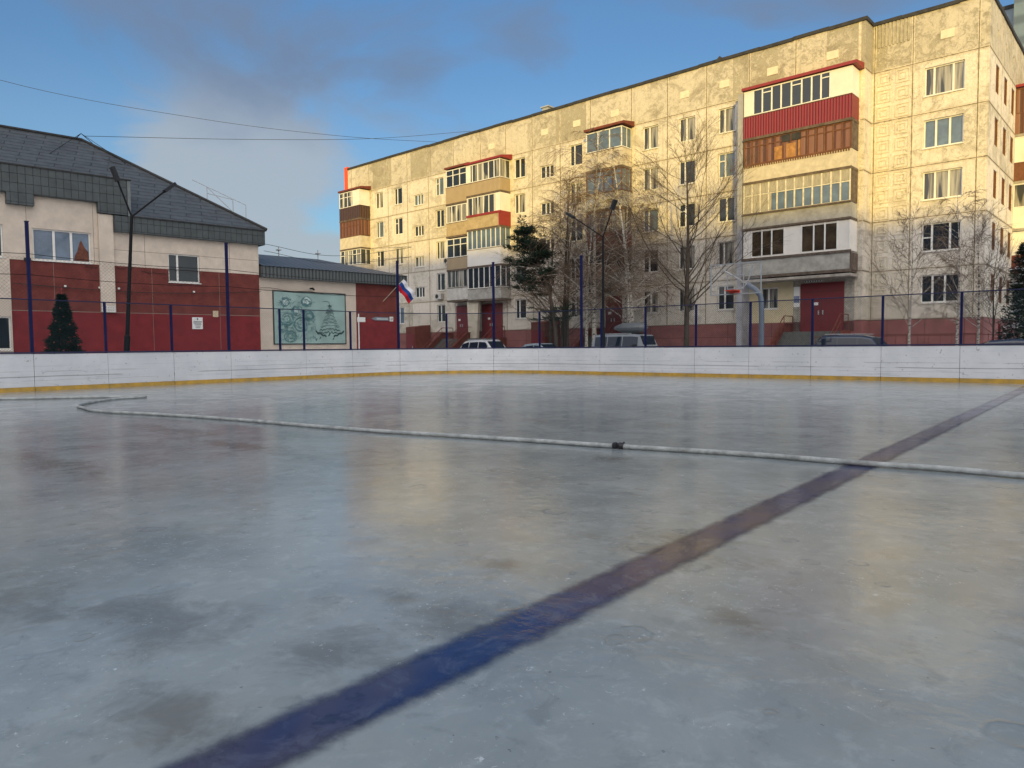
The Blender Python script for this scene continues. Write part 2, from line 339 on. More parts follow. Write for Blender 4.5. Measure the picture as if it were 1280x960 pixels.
navy = mat('navy_paint', (.007, .011, .065), .6, var=.25, scale=5)
navyd = mat('dark_navy_paint', (.010, .014, .06), .5, var=.3, scale=5)
wire = mat('fence_wire', (.02, .045, .055), .6, metal=.0, var=.3)
galv = mat('galvanised', (.42, .43, .44), .5, metal=.3, var=.2, scale=8)
hosem = mat('hose_fabric', (.40, .42, .42), .8, var=.45, scale=6, bump=.004, bscale=60)
paper = mat('white_sign', (.78, .78, .76), .6, var=.05)
ink = mat('sign_ink', (.03, .03, .035), .6, var=.1)
snowm = mat('old_snow', (.62, .65, .70), .9, var=.25, scale=.6, bump=.03, bscale=3)
asphalt = mat('asphalt', (.075, .075, .078), .85, var=.35, scale=.8, bump=.01, bscale=40)

# ------------------------------------------------------------------ mesh builder and object helpers
class MB:
    def __init__(s): s.v = []; s.f = []; s.m = []
    def face(s, pts, mi=0):
        n = len(s.v); s.v += [tuple(p) for p in pts]; s.f.append(tuple(range(n, n+len(pts)))); s.m.append(mi)
    def box(s, x0, x1, y0, y1, z0, z1, mi=0):
        if x0 > x1: x0, x1 = x1, x0
        if y0 > y1: y0, y1 = y1, y0
        n = len(s.v)
        s.v += [(x, y, z) for z in (z0, z1) for y in (y0, y1) for x in (x0, x1)]
        for q in ((0, 2, 3, 1), (4, 5, 7, 6), (0, 1, 5, 4), (2, 6, 7, 3), (0, 4, 6, 2), (1, 3, 7, 5)):
            s.f.append(tuple(n+i for i in q)); s.m.append(mi)
    def tube(s, pts, rad, k=8, mi=0, caps=True):
        pts = [Vector(p) for p in pts]; n0 = len(s.v)
        if not hasattr(rad, '__len__'): rad = [rad]*len(pts)
        for i, p in enumerate(pts):
            d = (pts[min(i+1, len(pts)-1)]-pts[max(i-1, 0)]).normalized()
            a = d.orthogonal().normalized() if i == 0 else (a - d*a.dot(d)).normalized()
            b = d.cross(a)
            for j in range(k):
                t = 2*pi*j/k; s.v.append(tuple(p+(a*cos(t)+b*sin(t))*rad[i]))
        for i in range(len(pts)-1):
            for j in range(k):
                q = n0+i*k; s.f.append((q+j, q+(j+1) % k, q+k+(j+1) % k, q+k+j)); s.m.append(mi)
        if caps and k > 3:
            s.f.append(tuple(n0+j for j in range(k))[::-1]); s.m.append(mi)
            q = n0+(len(pts)-1)*k; s.f.append(tuple(q+j for j in range(k))); s.m.append(mi)
    def prism(s, poly, y0, y1, mi=0, axis='y'):
        """poly: (u,z) outline pushed along y (or x)"""
        P = (lambda u, z, t: (u, t, z)) if axis == 'y' else (lambda u, z, t: (t, u, z))
        s.face([P(u, z, y0) for u, z in poly], mi); s.face([P(u, z, y1) for u, z in poly][::-1], mi)
        for i in range(len(poly)):
            a, b = poly[i], poly[(i+1) % len(poly)]
            s.face([P(*a, y0), P(*a, y1), P(*b, y1), P(*b, y0)], mi)
    def mesh(s, name, mats, off=(0, 0, 0), smooth=False):
        me = bpy.data.meshes.new(name)
        me.from_pydata([(x-off[0], y-off[1], z-off[2]) for x, y, z in s.v], [], s.f)
        for m in (mats if isinstance(mats, (list, tuple)) else [mats]): me.materials.append(m)
        me.polygons.foreach_set('material_index', s.m)
        if smooth: me.polygons.foreach_set('use_smooth', [True]*len(s.f))
        me.update(); return me
    def build(s, name, mats, parent=None, smooth=False, off=None):
        o = bpy.data.objects.new(name, None) if False else bpy.data.objects.new(name, s.mesh(name, mats, off if off is not None else (parent.get('_b', (0, 0, 0)) if parent and '_b' in parent else (0, 0, 0)), smooth))
        COL.objects.link(o)
        if parent: o.parent = parent
        return o
def tag(o, label=None, cat=None, group=None, kind=None):
    if label: o['label'] = label
    if cat: o['category'] = cat
    if group: o['group'] = group
    if kind: o['kind'] = kind
    return o
def thing(name, label, cat, base=(0, 0, 0), frame=0, rz=0, group=None):
    """Empty at the thing's base; base is in the named frame and meshes built in frame metres are offset by it"""
    o = bpy.data.objects.new(name, None); COL.objects.link(o); o.empty_display_size = .3
    o.location = rotz(base, frame); o.rotation_euler = (0, 0, frame+rz)
    BASE[o.name] = base
    return tag(o, label, cat, group)
BASE = {}
def part(mb, name, mats, parent, smooth=False, local=False, label=None):
    b = (0, 0, 0) if local else BASE.get(root(parent).name, (0, 0, 0))
    o = mb.build(name, mats, parent, smooth, off=b)
    if label: o['label'] = label
    return o
def root(o):
    while o.parent: o = o.parent
    return o
def place(o, mesh_name, mesh, pos, rz, parent):
    pass
def copy_tree(o, parent=None):
    c = o.copy(); COL.objects.link(c); c.parent = parent
    for ch in list(o.children): copy_tree(ch, c)
    return c

# ------------------------------------------------------------------ ice, ground, line
IX0, IY1, RAD = -26.6, 27.3, 6.0
m = MB(); nx, ny = 60, 40
m.face([(-28, -4, 0), (35, -4, 0), (35, 28.2, 0), (-28, 28.2, 0)])
tag(m.build('ice', ICE), kind='structure')
m = MB(); m.face([(-2.45, -2.8, .004), (-1.75, -2.8, .004), (-1.75, 27.2, .004), (-2.45, 27.2, .004)])
tag(m.build('blue_line', LINE), kind='structure')
GZ = .24
m = MB(); B = 1800
for (a, b, c, d) in ((-B, -27.2, -B, B), (36, B, -B, B), (-27.2, 36, 28.0, B), (-27.2, 36, -B, -4.2)):
    m.face([(a, c, GZ), (b, c, GZ), (b, d, GZ), (a, d, GZ)])
for (a, b) in (((-27.2, -4.2), (-27.2, 28)), ((-27.2, 28), (36, 28)), ((36, 28), (36, -4.2)), ((36, -4.2), (-27.2, -4.2))):
    m.face([(*a, -.05), (*b, -.05), (*b, GZ), (*a, GZ)])
tag(m.build('ground', snowm), kind='structure')
m = MB(); q = [rotz((x, y, GZ+.006), APA) for x, y in ((-75, 30.5), (12, 30.5), (12, 37), (-75, 37))]; m.face(q)
tag(m.build('road', asphalt), kind='structure')

# ------------------------------------------------------------------ rink boards and fence
def path(s, out_=0.0):
    """distance along the boards from X=12; out_ = how far outside the ice side"""
    L1 = 12-(IX0+RAD); La = pi/2*RAD
    if s < L1: return Vector((12-s, IY1+out_, 0))
    if s < L1+La:
        a = (s-L1)/RAD; return Vector((IX0+RAD-(RAD+out_)*sin(a), IY1-RAD+(RAD+out_)*cos(a), 0))
    return Vector((IX0-out_, IY1-RAD-(s-L1-La), 0))
POSTS = [16.08-2.33*k for k in range(6, 0, -1)] + [16.08, 18.42, 20.77, 23.10, 25.37, 27.70, 29.94, 31.02, 33.40, 35.74, 38.02, 40.39, 43.01, 45.44, 46.59, 48.84, 51.06, 53.32, 55.53, 57.85, 60.15, 62.5]
TALL = (31.02, 35.74, 40.39, 48.84, 55.53, 62.5)
SEAMS = [p for p in POSTS if p not in (31.02, 46.59)]
def sweep(m, s0, s1, prof, mi=0):
    """prof: list of (out, z) closed outline, swept along the boards"""
    n = 1 if (s1 < 12-(IX0+RAD) or s0 > 12-(IX0+RAD)+pi/2*RAD) else 6
    rings = []
    for i in range(n+1):
        s = s0+(s1-s0)*i/n
        rings.append([(*path(s, o).xy, z) for o, z in prof])
    k = len(prof)
    for i in range(n):
        for j in range(k):
            m.face([rings[i][j], rings[i][(j+1) % k], rings[i+1][(j+1) % k], rings[i+1][j]], mi)
    m.face(rings[0], mi); m.face(rings[-1][::-1], mi)

def make_board():
    mt, nd, lk, b = newmat('white_board'); h = G(nd, lk)
    geo = nd.new('ShaderNodeNewGeometry'); P = geo.outputs['Position']; sp = nd.new('ShaderNodeSeparateXYZ'); lk.new(P, sp.inputs[0])
    c = h.mix(h.rng(h.noise(P, .7, 5, .6), .3, .7), (.58, .60, .63), (.70, .71, .74))
    grime = h.math('MULTIPLY', h.rng(h.noise(h.mapping(P, (.5, .5, 9)), 1.0, 6, .75), .50, .72), h.rng(sp.outputs[2], .15, 1.0, 1, .25))
    c = h.mix(h.math('MULTIPLY', grime, .55), c, (.34, .36, .40))
    for z0, w, amt, sc in ((.46, .013, .60, .35), (.63, .009, .42, .5), (.33, .007, .30, .7), (.80, .005, .22, .6)):
        wob = h.math('MULTIPLY', h.math('SUBTRACT', h.noise(h.mapping(P, (1, 1, 0), (z0*30, 0, 0)), .5, 2, .5), .5), .05)
        d = h.math('ABSOLUTE', h.math('SUBTRACT', sp.outputs[2], h.math('ADD', wob, z0)))
        on = h.rng(h.noise(h.mapping(P, (1, 1, 0), (z0*17, 5, 0)), sc, 3, .6), .42, .52)
        c = h.mix(h.math('MULTIPLY', h.math('MULTIPLY', h.rng(d, w*.5, w*1.6, 1, 0), on), amt), c, (.07, .07, .08))
    hits = h.rng(h.noise(P, 9, 3, .6), .66, .71); c = h.mix(h.math('MULTIPLY', hits, .5), c, (.13, .13, .15)); dif = h.rng(h.noise(h.mapping(P, (1.2, 1.2, 6)), 2, 6, .75), .58, .70); c = h.mix(h.math('MULTIPLY', dif, .25), c, (.30, .32, .36))
    lk.new(c, b.inputs['Base Color']); b.inputs['Roughness'].default_value = .42
    lk.new(h.bump(h.noise(P, 1.3, 3, .5), .02), b.inputs['Normal'])
    return mt
BOARD = make_board()
kick = mat('yellow_kickplate', (.52, .30, .035), .5, var=.30, scale=3, dirt=(.30, .20, .06))
bd = thing('rink_board', 'long white ice rink barrier with yellow kick strip and navy top rail', 'rink boards', (-26.6, 20, 0))
for a, b in zip(SEAMS[:-1], SEAMS[1:]):
    m = MB(); j = random.uniform(-.006, .006)
    sweep(m, a+.006, b-.006, [(j, .14), (.05, .14), (.05, 1.19+j), (j, 1.19+j)]); part(m, 'board_panel', BOARD, bd)
    m = MB(); sweep(m, a+.006, b-.006, [(-.012+j, .0), (.05, 0), (.05, .135), (-.012+j, .135)]); part(m, 'kick_plate', kick, bd)
m = MB()
for a, b in zip(SEAMS[:-1], SEAMS[1:]): sweep(m, a, b, [(-.02, 1.20), (.10, 1.20), (.10, 1.255), (-.02, 1.255)])
part(m, 'top_rail', navyd, bd)
m = MB()
for a, b in zip(SEAMS[:-1], SEAMS[1:]):
    p = path(a, .08); m.box(p.x-.03, p.x+.03, p.y-.03, p.y+.03, .0, 1.19)
part(m, 'backing_frame', navyd, bd)

fen = thing('mesh_fence', 'navy post and rail fence with chain link mesh on top of the white barrier', 'fence', (-26.6, 20, 1.2))
for s in POSTS:
    p = path(s, .13); tall = s in TALL
    r = .045 if tall else .036; top = 5.38 if tall else 2.92
    m = MB(); m.box(p.x-r, p.x+r, p.y-r, p.y+r, .25, top)
    if tall: m.box(p.x-r-.01, p.x+r+.01, p.y-r-.01, p.y+r+.01, top+.002, top+.03)
    part(m, 'post', navy, fen)
m = MB(); pts = []
s = POSTS[0]
while s < 62.5: pts.append(path(s, .13)+Vector((0, 0, 2.93))); s += .4
m.tube(pts, .019, 6); part(m, 'top_rail', navyd, fen)
def net(s0, s1, z0, z1, cell, r, mname='chain_link'):
    """two families of crossing wires as real thin prisms"""
    m = MB(); n = max(1, int((s1-s0)/cell)); k = max(1, int((z1-z0)/cell*1.0)); cw = (s1-s0)/n; ch = (z1-z0)/k
    P = lambda i, j: Vector((*path(s0+cw*i, .13+(r*2 if 0 else 0)).xy, z0+ch*j))
    for fam in (0, 1):
        for i0 in range(-k, n):
            ia, ja = (i0, 0) if i0 >= 0 else (0, -i0)
            ib = min(n, i0+k); jb = ib-i0
            if ib <= ia: continue
            if fam: A, Bp = P(n-ia, ja), P(n-ib, jb)
            else: A, Bp = P(ia, ja), P(ib, jb)
            m.tube([A, Bp], r, 3, caps=False)
    return m
for a, b in zip(POSTS[:-1], POSTS[1:]):
    if b <= 12: continue
    part(net(a+.03, b-.03, 1.26, 2.92, .085, .0034), 'chain_link', wire, fen)
# high net and its cords at the goal end
for a, b in ((46.59, 48.84), (48.84, 51.06), (51.06, 53.32), (53.32, 55.53), (55.53, 57.85), (57.85, 60.15), (43.01, 45.44), (45.44, 46.59), (40.39, 43.01)):
    part(net(a+.0, b-.0, 2.95, 4.28, .12, .0024), 'safety_net', wire, fen)
m = MB()
for z0, z1 in ((3.62, 3.62), (4.28, 4.28)):
    for a, b in ((40.39, 48.84), (48.84, 55.53), (55.53, 62.5)):
        pp = []
        for i in range(13):
            t = i/12; pp.append(path(a+(b-a)*t, .13)+Vector((0, 0, z0+.10-.34*t*(1-t)*1.0)))
        m.tube(pp, .010, 5)
part(m, 'cord', blackm, fen)

# ------------------------------------------------------------------ windows
CACHE = {}
def window(parent, pos, rz, w, h, mull=(.38,), trans=(), pm=None, fm=None, sill=True, d=.12, fw=.065, bars=None):
    """opening's lower left corner at pos (frame metres), x along the wall, y inward"""
    pm = pm or glass; fm = fm or white
    key = (round(w, 2), round(h, 2), tuple(mull), tuple(trans), pm.name, fm.name)
    if key not in CACHE:
        a = MB(); a.face([(0.01, d+.03, .01), (w-.01, d+.03, .01), (w-.01, d+.03, h-.01), (.01, d+.03, h-.01)])
        f = MB(); y0, y1 = d-.03, d+.02
        f.box(0, fw, y0, y1, 0, h); f.box(w-fw, w, y0, y1, 0, h); f.box(fw, w-fw, y0+.002, y1, 0, fw); f.box(fw, w-fw, y0+.002, y1, h-fw, h)
        for u in mull: f.box(u*w-fw*.75, u*w+fw*.75, y0-.004, y1, fw, h-fw)
        for (u0, u1, z) in trans: f.box(u0*w+fw*.7, u1*w-fw*.7, y0+.001, y1, z*h-fw*.5, z*h+fw*.5)
        s_ = MB(); s_.box(-.04, w+.04, -.07, d-.03, -.05, -.004)
        CACHE[key] = (a.mesh('pane', pm), f.mesh('window', fm), s_.mesh('sill', white if fm is white else greyf))
    pa, fr, si = CACHE[key]
    o = bpy.data.objects.new('window', fr); COL.objects.link(o); o.parent = parent
    b = BASE.get(root(parent).name, (0, 0, 0)); o.location = (pos[0]-b[0], pos[1]-b[1], pos[2]-b[2]); o.rotation_euler = (0, 0, rz)
    p = bpy.data.objects.new('pane', pa); COL.objects.link(p); p.parent = o
    if sill: q = bpy.data.objects.new('sill', si); COL.objects.link(q); q.parent = o
    return o
def wallgrid(m, P, u0, u1, z0, z1, holes, depth=.17, mi=0, rm=0):
    us = sorted({u0, u1, *[h[0] for h in holes], *[h[1] for h in holes]}); us = [u for u in us if u0 <= u <= u1]
    zs = sorted({z0, z1, *[h[2] for h in holes], *[h[3] for h in holes]}); zs = [z for z in zs if z0 <= z <= z1]
    for a, b in zip(us[:-1], us[1:]):
        for c, d in zip(zs[:-1], zs[1:]):
            mu, mz = (a+b)/2, (c+d)/2
            if any(h[0] < mu < h[1] and h[2] < mz < h[3] for h in holes): continue
            m.face([P(a, c, 0), P(b, c, 0), P(b, d, 0), P(a, d, 0)], mi)
    for (a, b, c, d) in holes:
        for (p, q) in (((a, c), (b, c)), ((b, c), (b, d)), ((b, d), (a, d)), ((a, d), (a, c))):
            m.face([P(*p, 0), P(*q, 0), P(*q, depth), P(*p, depth)], rm)

# ------------------------------------------------------------------ apartment block
YA, YB, XR, XS, XL_, ZR, YBK = 43.7, 45.0, -7.47, -13.12, -62.2, 19.3, 57.5
FL = [2.6, 5.4, 8.2, 11.0, 13.8]
ap = thing('apartment_building', 'long five storey panel apartment block with peeling cream walls, sunlit above', 'building', (-35, 43.7, 0), APA)
holes = []; wins = []
ws = random.Random(3)
def wspec(i, j):
    k = (i*7+j*13) % 6
    return [((.42,), ()), ((.36,), ()), ((.5,), ()), ((.40,), ((0, .40, .68),)), ((.36,), ()), ((.45,), ())][k]
colsA = [(-21.9, -20.75), (-24.72, -23.52), (-27.5, -26.3), (-33.9, -32.72), (-39.52, -38.36), (-49.0, -47.92), (-54.86, -53.66), (-57.72, -56.56)]
for i, (a, b) in enumerate(colsA):
    for j, f in enumerate(FL):
        holes.append((a, b, f+.93, f+2.47)); wins.append((a, f+.93, b-a, 1.54, i, j))
for i, (a, b) in enumerate(((-36.8, -35.45), (-52.0, -50.68))):
    for j, f in enumerate(FL[1:]):
        holes.append((a, b, f+.46, f+1.42)); wins.append((a, f+.46, b-a, .96, 20+i, j))
holes.append((-18.98, -17.9, 3.45, 4.75)); wins.append((-18.98, 3.45, 1.08, 1.3, 30, 0))
m = MB(); PA = lambda u, z, d: (u, YA+d, z)
wallgrid(m, PA, XL_, XS, 2.62, ZR, holes)
PS = lambda u, z, d: (XS-d, u, z)
wallgrid(m, PS, YA, YB, 2.62, ZR, [])
holesB = [(-10.46, -8.58, f+.90, f+2.42) for f in FL]
PB = lambda u, z, d: (u, YB+d, z)
wallgrid(m, PB, XS, XR, 2.62, ZR, holesB)
gcols = [(46.85, 47.85), (49.4, 50.45), (51.85, 52.9)]
holesG = [(a, b, f+.93, f+2.43) for a, b in gcols for f in FL] + [(a+.35, a+.6, 17.7, 18.1) for a, b in gcols]
PG = lambda u, z, d: (XR-d, u, z)
wallgrid(m, PG, YB, YBK, 2.62, ZR, holesG)
m.face([(XL_, YA, 0), (XL_, YBK, 0), (XL_, YBK, ZR), (XL_, YA, ZR)]); m.face([(XL_, YBK, 0), (XR, YBK, 0), (XR, YBK, ZR), (XL_, YBK, ZR)])
part(m, 'wall', WALL, ap)
m = MB()
m.box(XL_-.03, XS+.03, YA-.03, YA+.3, 0, 2.6); m.box(XS+.032, XR+.03, YB-.03, YB+.3, 0, 2.6); m.box(XR-.3, XR+.032, YB+.302, YBK, 0, 2.6)
m.box(XS+.0, XS+.03, YA+.302, YB-.032, 0, 2.6)
part(m, 'plinth', plinth, ap)
m = MB()
for z in (.9, 1.75): m.box(XL_, XR+.036, YA-.036 if 0 else YA-.034, YA-.0301, z, z+.02)
x = XL_+1
while x < XS: m.box(x, x+.02, YA-.034, YA-.0301, 0, 2.6); x += 2.86
x = XS+1
while x < XR: m.box(x, x+.02, YB-.034, YB-.0301, 0, 2.6); x += 1.9
for z in (.9, 1.75): m.box(XS+.04, XR+.03, YB-.034, YB-.0301, z+.001, z+.021)
part(m, 'plinth_joint', mat('plinth_gap', (.09, .03, .03), .9), ap)
for k, z in enumerate(()): pass
# panel joints: uneven mortar strips standing a few mm proud
jl = mat('joint_mortar', (.60, .53, .42), .9, var=.4, scale=5, bump=.01); jd = mat('joint_sealant', (.20, .17, .12), .9, var=.5, scale=5)
SE = [-16.99, -19.85, -22.72, -25.58, -28.43, -31.95, -34.79, -37.58, -40.42, -43.3, -46.6, -49.93, -52.89, -55.75, -58.71, -61.6]
m = MB(); md = MB()
for i, x in enumerate(SE):
    z = 2.64
    while z < ZR-.1:
        z2 = min(ZR-.05, z+random.uniform(.25, .9)); w = random.uniform(.035, .085); o_ = random.uniform(-.02, .02)
        m.box(x-w+o_, x+w+o_, YA-.006, YA+.01, z, z2-.002); z = z2
    md.box(x-.024, x+.024, YA-.010, YA-.0062, 2.64, ZR-.1)
for x, w in ((-13.00, .11), (-11.05, .12), (-7.95, .10)):
    z = 2.64
    while z < ZR-.1:
        z2 = min(ZR-.05, z+random.uniform(.3, .8)); e = random.uniform(-.02, .03)
        m.box(x-w/2-e, x+w/2+e, YB-.007, YB+.01, z, z2-.002); z = z2
    md.box(x-.022, x+.022, YB-.011, YB-.0072, 2.64, ZR-.1)
for x in (-13.4,):
    m.box(x-.1, x+.05, YA-.012, YA-.007, 2.64, ZR-.04)
for y in (48.6, 51.2, 54.3):
    m.box(XR-.01, XR+.006, y-.06, y+.06, 2.64, ZR-.05); md.box(XR+.0062, XR+.010, y-.014, y+.014, 2.64, ZR-.1)
for f in FL[1:]+[16.6]:
    for (xa, xb, yy) in ((XL_, XS, YA), (XS, XR, YB)):
        x = xa
        while x < xb-.2:
            x2 = min(xb, x+random.uniform(.5, 1.6)); e = random.uniform(-.015, .015)
            m.box(x, x2-.003, yy-.0055, yy+.01, f-.06+e, f+.05+e); x = x2
        md.box(xa+.02, xb-.02, yy-.0095, yy-.0057, f-.024, f+.018)
    md.box(XR+.0001, XR+.006, YB+.02, YBK, f-.014, f+.012)
    md.box(XS+.0001, XS+.006, YA+.02, YB-.02, f-.014, f+.012)
part(m, 'panel_joint', jl, ap); part(md, 'joint_seal', jd, ap)
# attic vent plates
for x in (-14.9, -18.4, -21.5, -24.3, -29.8, -33.2, -36.3, -42.0, -9.4):
    m = MB(); y = YA if x < XS else YB; m.box(x-.33, x+.33, y-.03, y+.01, 17.55, 18.0)
    part(m, 'vent_cover', mat('vent_plate', (.66, .60, .47), .8, var=.15), ap)
# relief squares + ribbed attic panel beside the corner
m = MB()
def ring(m, x, z, s, w, y, d):
    m.box(x-s, x+s, y-d, y-.001, z-s, z-s+w); m.box(x-s, x+s, y-d, y-.001, z+s-w, z+s)
    m.box(x-s, x-s+w, y-d, y-.001, z-s+w+.001, z+s-w-.001); m.box(x+s-w, x+s, y-d, y-.001, z-s+w+.001, z+s-w-.001)
for i in range(15):
    z = 2.6+.47+i*.9333
    for x in (-12.5, -11.55):
        ring(m, x, z, .36, .05, YB-.002, .028); ring(m, x, z, .19, .045, YB-.002, .028)
part(m, 'relief_ornament', mat('relief_plaster', (.60, .54, .42), .9, var=.2, scale=3), ap)
m = MB()
for i in range(9): m.box(-12.85+i*.19, -12.85+i*.19+.09, YB-.04, YB-.001, 17.95, 19.2)
part(m, 'attic_rib', mat('attic_rib_paint', (.40, .36, .27), .9, var=.3, scale=3), ap)
# roof
m = MB()
m.face([(XL_, YA, ZR), (XS, YA, ZR), (XS, YB, ZR), (XR, YB, ZR), (XR, YBK, ZR), (XL_, YBK, ZR)])
r = part(m, 'roof', darkm, ap)
m = MB(); random.seed(5)
def trimrun(p, q, n):
    for i in range(n):
        a = [p[k]+(q[k]-p[k])*i/n for k in (0, 1)]; b = [p[k]+(q[k]-p[k])*(i+1)/n for k in (0, 1)]
        e = random.uniform(-.015, .03)
        m.box(min(a[0], b[0])-(.09 if a[0] == b[0] else 0), max(a[0], b[0])+(.09 if a[0] == b[0] else -.004), min(a[1], b[1])-(.09 if a[1] == b[1] else 0), max(a[1], b[1])+(.25 if a[1] == b[1] else -.004), ZR-.10+e, ZR+.09+e)
trimrun((XL_, YA), (XS+.09, YA), 24); trimrun((XS+.09, YB), (XR, YB), 4); trimrun((XS, YA+.26), (XS, YB-.1), 1); trimrun((XR, YB+.26), (XR, YBK), 6)
part(m, 'roof_edge', darkm, r)
m = MB(); m.box(-37.3, -36.7, 44.6, 45.2, ZR, 20.0); m.box(-37.4, -36.6, 44.5, 45.3, 20.003, 20.1); part(m, 'vent_stack', galv, r)
m = MB(); m.prism([(-23.0, ZR), (-22.0, ZR), (-22.0, 19.75), (-22.5, 20.15), (-23.0, 19.75)], 45.0, 46.2); part(m, 'roof_hatch', darkm, r)
# plain windows
for (x, z, w, h, i, j) in wins:
    mu, trn = wspec(i, j)
    if i in (20, 21): mu, trn = ((.38, .68), ())
    pm = [glass, CURT, glassb, CURT, glass, CURT, glass][(i*5+j*3) % 7]
    if i == 20: pm = glass
    window(ap, (x, YA, z), 0, w, h, mu, trn, pm, sill=(i+j) % 2 == 0)
specB = [((.30, .62), ()), ((.26, .72), ((0, .26, .5),)), ((.31, .66), ()), ((.31, .66), ()), ((.24, .72), ())]
for (f, sp_, pm) in zip(FL, specB, (glass, glass, CURT, glassb, CURT)):
    window(ap, (-10.46, YB, f+.90), 0, 1.88, 1.52, sp_[0], sp_[1], pm)
for k, (a, b) in enumerate(gcols):
    for j, f in enumerate(FL): window(ap, (XR, a, f+.93), pi/2, b-a, 1.5, (.5,), (), glass, fm=brownf, sill=False, d=.06)
for a, b in gcols: window(ap, (XR, a+.35, 17.7), pi/2, .25, .4, (), (), glass, sill=False, fw=.03)
# orange cladding on the far end
m = MB(); m.box(-62.75, XL_-.003, YA-.05, YA+1.4, 16.4, 19.55); part(m, 'end_cladding', orange, ap)

def balcony(x0, x1, yf, zb, zp, zg, pm, fm, gm, mull, panels=(), trans=(), yw=YA, roof=None, skirt=None, side='r', slab=slabm, parlab=None):
    """x0..x1 front; zb parapet bottom, zp parapet top, zg glazing top"""
    m = MB(); m.box(x0-.02, x1+.02, yf-.03, yw-.012, zb-.16, zb-.01); m.box(x0+.0, x1-.0, yf-.02, yf+.02, zp-.0, zp+.045) if zp+.045 < zg else None
    bl = part(m, 'balcony', slab, ap)
    m = MB(); m.box(x0, x1, yf, yf+.06, zb, zp); m.box(x1-.06, x1, yf+.061, yw-.012, zb, zp); m.box(x0, x0+.06, yf+.061, yw-.012, zb, zp)
    part(m, 'parapet', pm, bl)
    if zg > zp+.1:
        z0, z1 = zp+.046, zg
        f = MB(); w = .05
        f.box(x0+.02, x1-.02, yf+.01, yf+.06, z0, z0+.06); f.box(x0+.02, x1-.02, yf+.01, yf+.06, z1-.07, z1)
        for x in mull: f.box(x-w*.8, x+w*.8, yf+.006, yf+.062, z0+.061, z1-.071)
        for (a, b, t) in trans: f.box(a+w, b-w, yf+.009, yf+.058, z0+(z1-z0)*t-.03, z0+(z1-z0)*t+.03)
        for y in (yf+.01, yf+(yw-yf)*.5, yw-.06): f.box(x1-.06, x1-.01, y, y+.05, z0+.061 if y == yf+.01 else z0, z1)
        f.box(x1-.058, x1-.012, yf+.061, yw-.062, z0, z0+.05); f.box(x1-.058, x1-.012, yf+.061, yw-.062, z1-.06, z1)
        part(f, 'glazing_frame', fm, bl)
        g = MB(); g.face([(x0+.03, yf+.045, z0+.03), (x1-.03, yf+.045, z0+.03), (x1-.03, yf+.045, z1-.03), (x0+.03, yf+.045, z1-.03)])
        g.face([(x1-.035, yf+.046, z0+.03), (x1-.035, yw-.02, z0+.03), (x1-.035, yw-.02, z1-.03), (x1-.035, yf+.046, z1-.03)])
        g.face([(x0+.035, yf+.046, z0+.03), (x0+.035, yw-.02, z0+.03), (x0+.035, yw-.02, z1-.03), (x0+.035, yf+.046, z1-.03)])
        part(g, 'pane', gm, bl)
        if panels:
            for (a, b) in panels:
                q = MB()
                if a == 'side': q.box(x1-.011, x1-.001, yf+.03, yw-.013, z0, z1)
                elif a == 'sideleft': q.box(x0+.001, x0+.011, yf+.03, yw-.013, z0, z1)
                else: q.box(a, b, yf-.004, yf+.004, z0+.01, z1-.01)
                part(q, 'side_panel', skirt or whitep, bl)
    if roof:
        zr0, zr1, rmt, ov = roof
        q = MB(); q.prism([(yf-ov, zr0), (yf-ov, zr0+.16), (yw-.012, zr1), (yw-.012, zr0)], x0-.08, x1+.25, axis='x'); part(q, 'canopy', rmt, bl)
    return bl
YF = 42.5
def even(x0, x1, n): return [x0+(x1-x0)*i/n for i in range(0, n+1)]
# stack by the corner
x0, x1 = -19.66, -13.42
balcony(x0, x1, YF, 13.72, 14.97, 16.50, RIBRED, white, glass, [-19.05, -18.5, -17.93, -17.37, -16.77, -16.18, -15.62, -15.1, -14.6], [(-19.62, -19.08), (-14.57, -13.46), ('side', 0), ('sideleft', 0)],
        trans=((-18.5, -17.93, .80), (-16.77, -16.18, .80), (-15.10, -14.60, .80)), roof=(16.55, 16.9, darkred, .14))
b4 = balcony(x0, x1, YF+.04, 11.10, 12.05, 13.56, cream, brownf, WOOD, even(x0+.05, x1-.05, 13), [('side', 0), ('sideleft', 0)], trans=((x0, x1, .74),), skirt=slabm)
m = MB()
for i in range(44): m.box(x0+.06+i*.14, x0+.06+i*.14+.07, YF+.0, YF+.03, 11.93, 12.06)
m.box(x0+.02, x1-.02, YF-.01, YF+.035, 12.062, 12.12); part(m, 'scalloped_trim', brownf, b4)
m = MB(); m.box(-16.75, -16.2, YF+.03, YF+.045, 13.1, 13.5); m.box(-17.3, -16.8, YF+.03, YF+.045, 13.1, 13.5); part(m, 'dark_opening', darkm, b4)
m = MB(); m.box(-17.05, -16.5, YF+.03, YF+.05, 12.15, 12.95); m.box(-17.75, -17.3, YF+.03, YF+.05, 12.15, 12.9); m.box(-16.35, -16.25, YF+.03, YF+.05, 12.15, 13.05)
part(m, 'lighter_board', mat('raw_board', (.38, .19, .07), .6, var=.4, scale=4), b4)  # lighter orange-brown boards in front of the shutter face
b3 = balcony(x0, x1, YF+.02, 8.32, 9.13, 11.0, greyp, mat('chipped_white_frame', (.62, .57, .46), .8, var=.35, scale=5), glassb, even(x0+.05, x1-.05, 12), [('side', 0)], trans=((x0, x1, .60),), skirt=slabm)
m = MB(); m.box(x0+.1, x1-.1, YF+.045, YF+.053, 10.32, 10.93); m.box(x0+.1, -17.9, YF+.046, YF+.054, 9.25, 10.28)
part(m, 'curtain', mat('net_curtain', (.36, .33, .27), .9, var=.4, scale=5, stretch=(6, 1, .5)), b3)
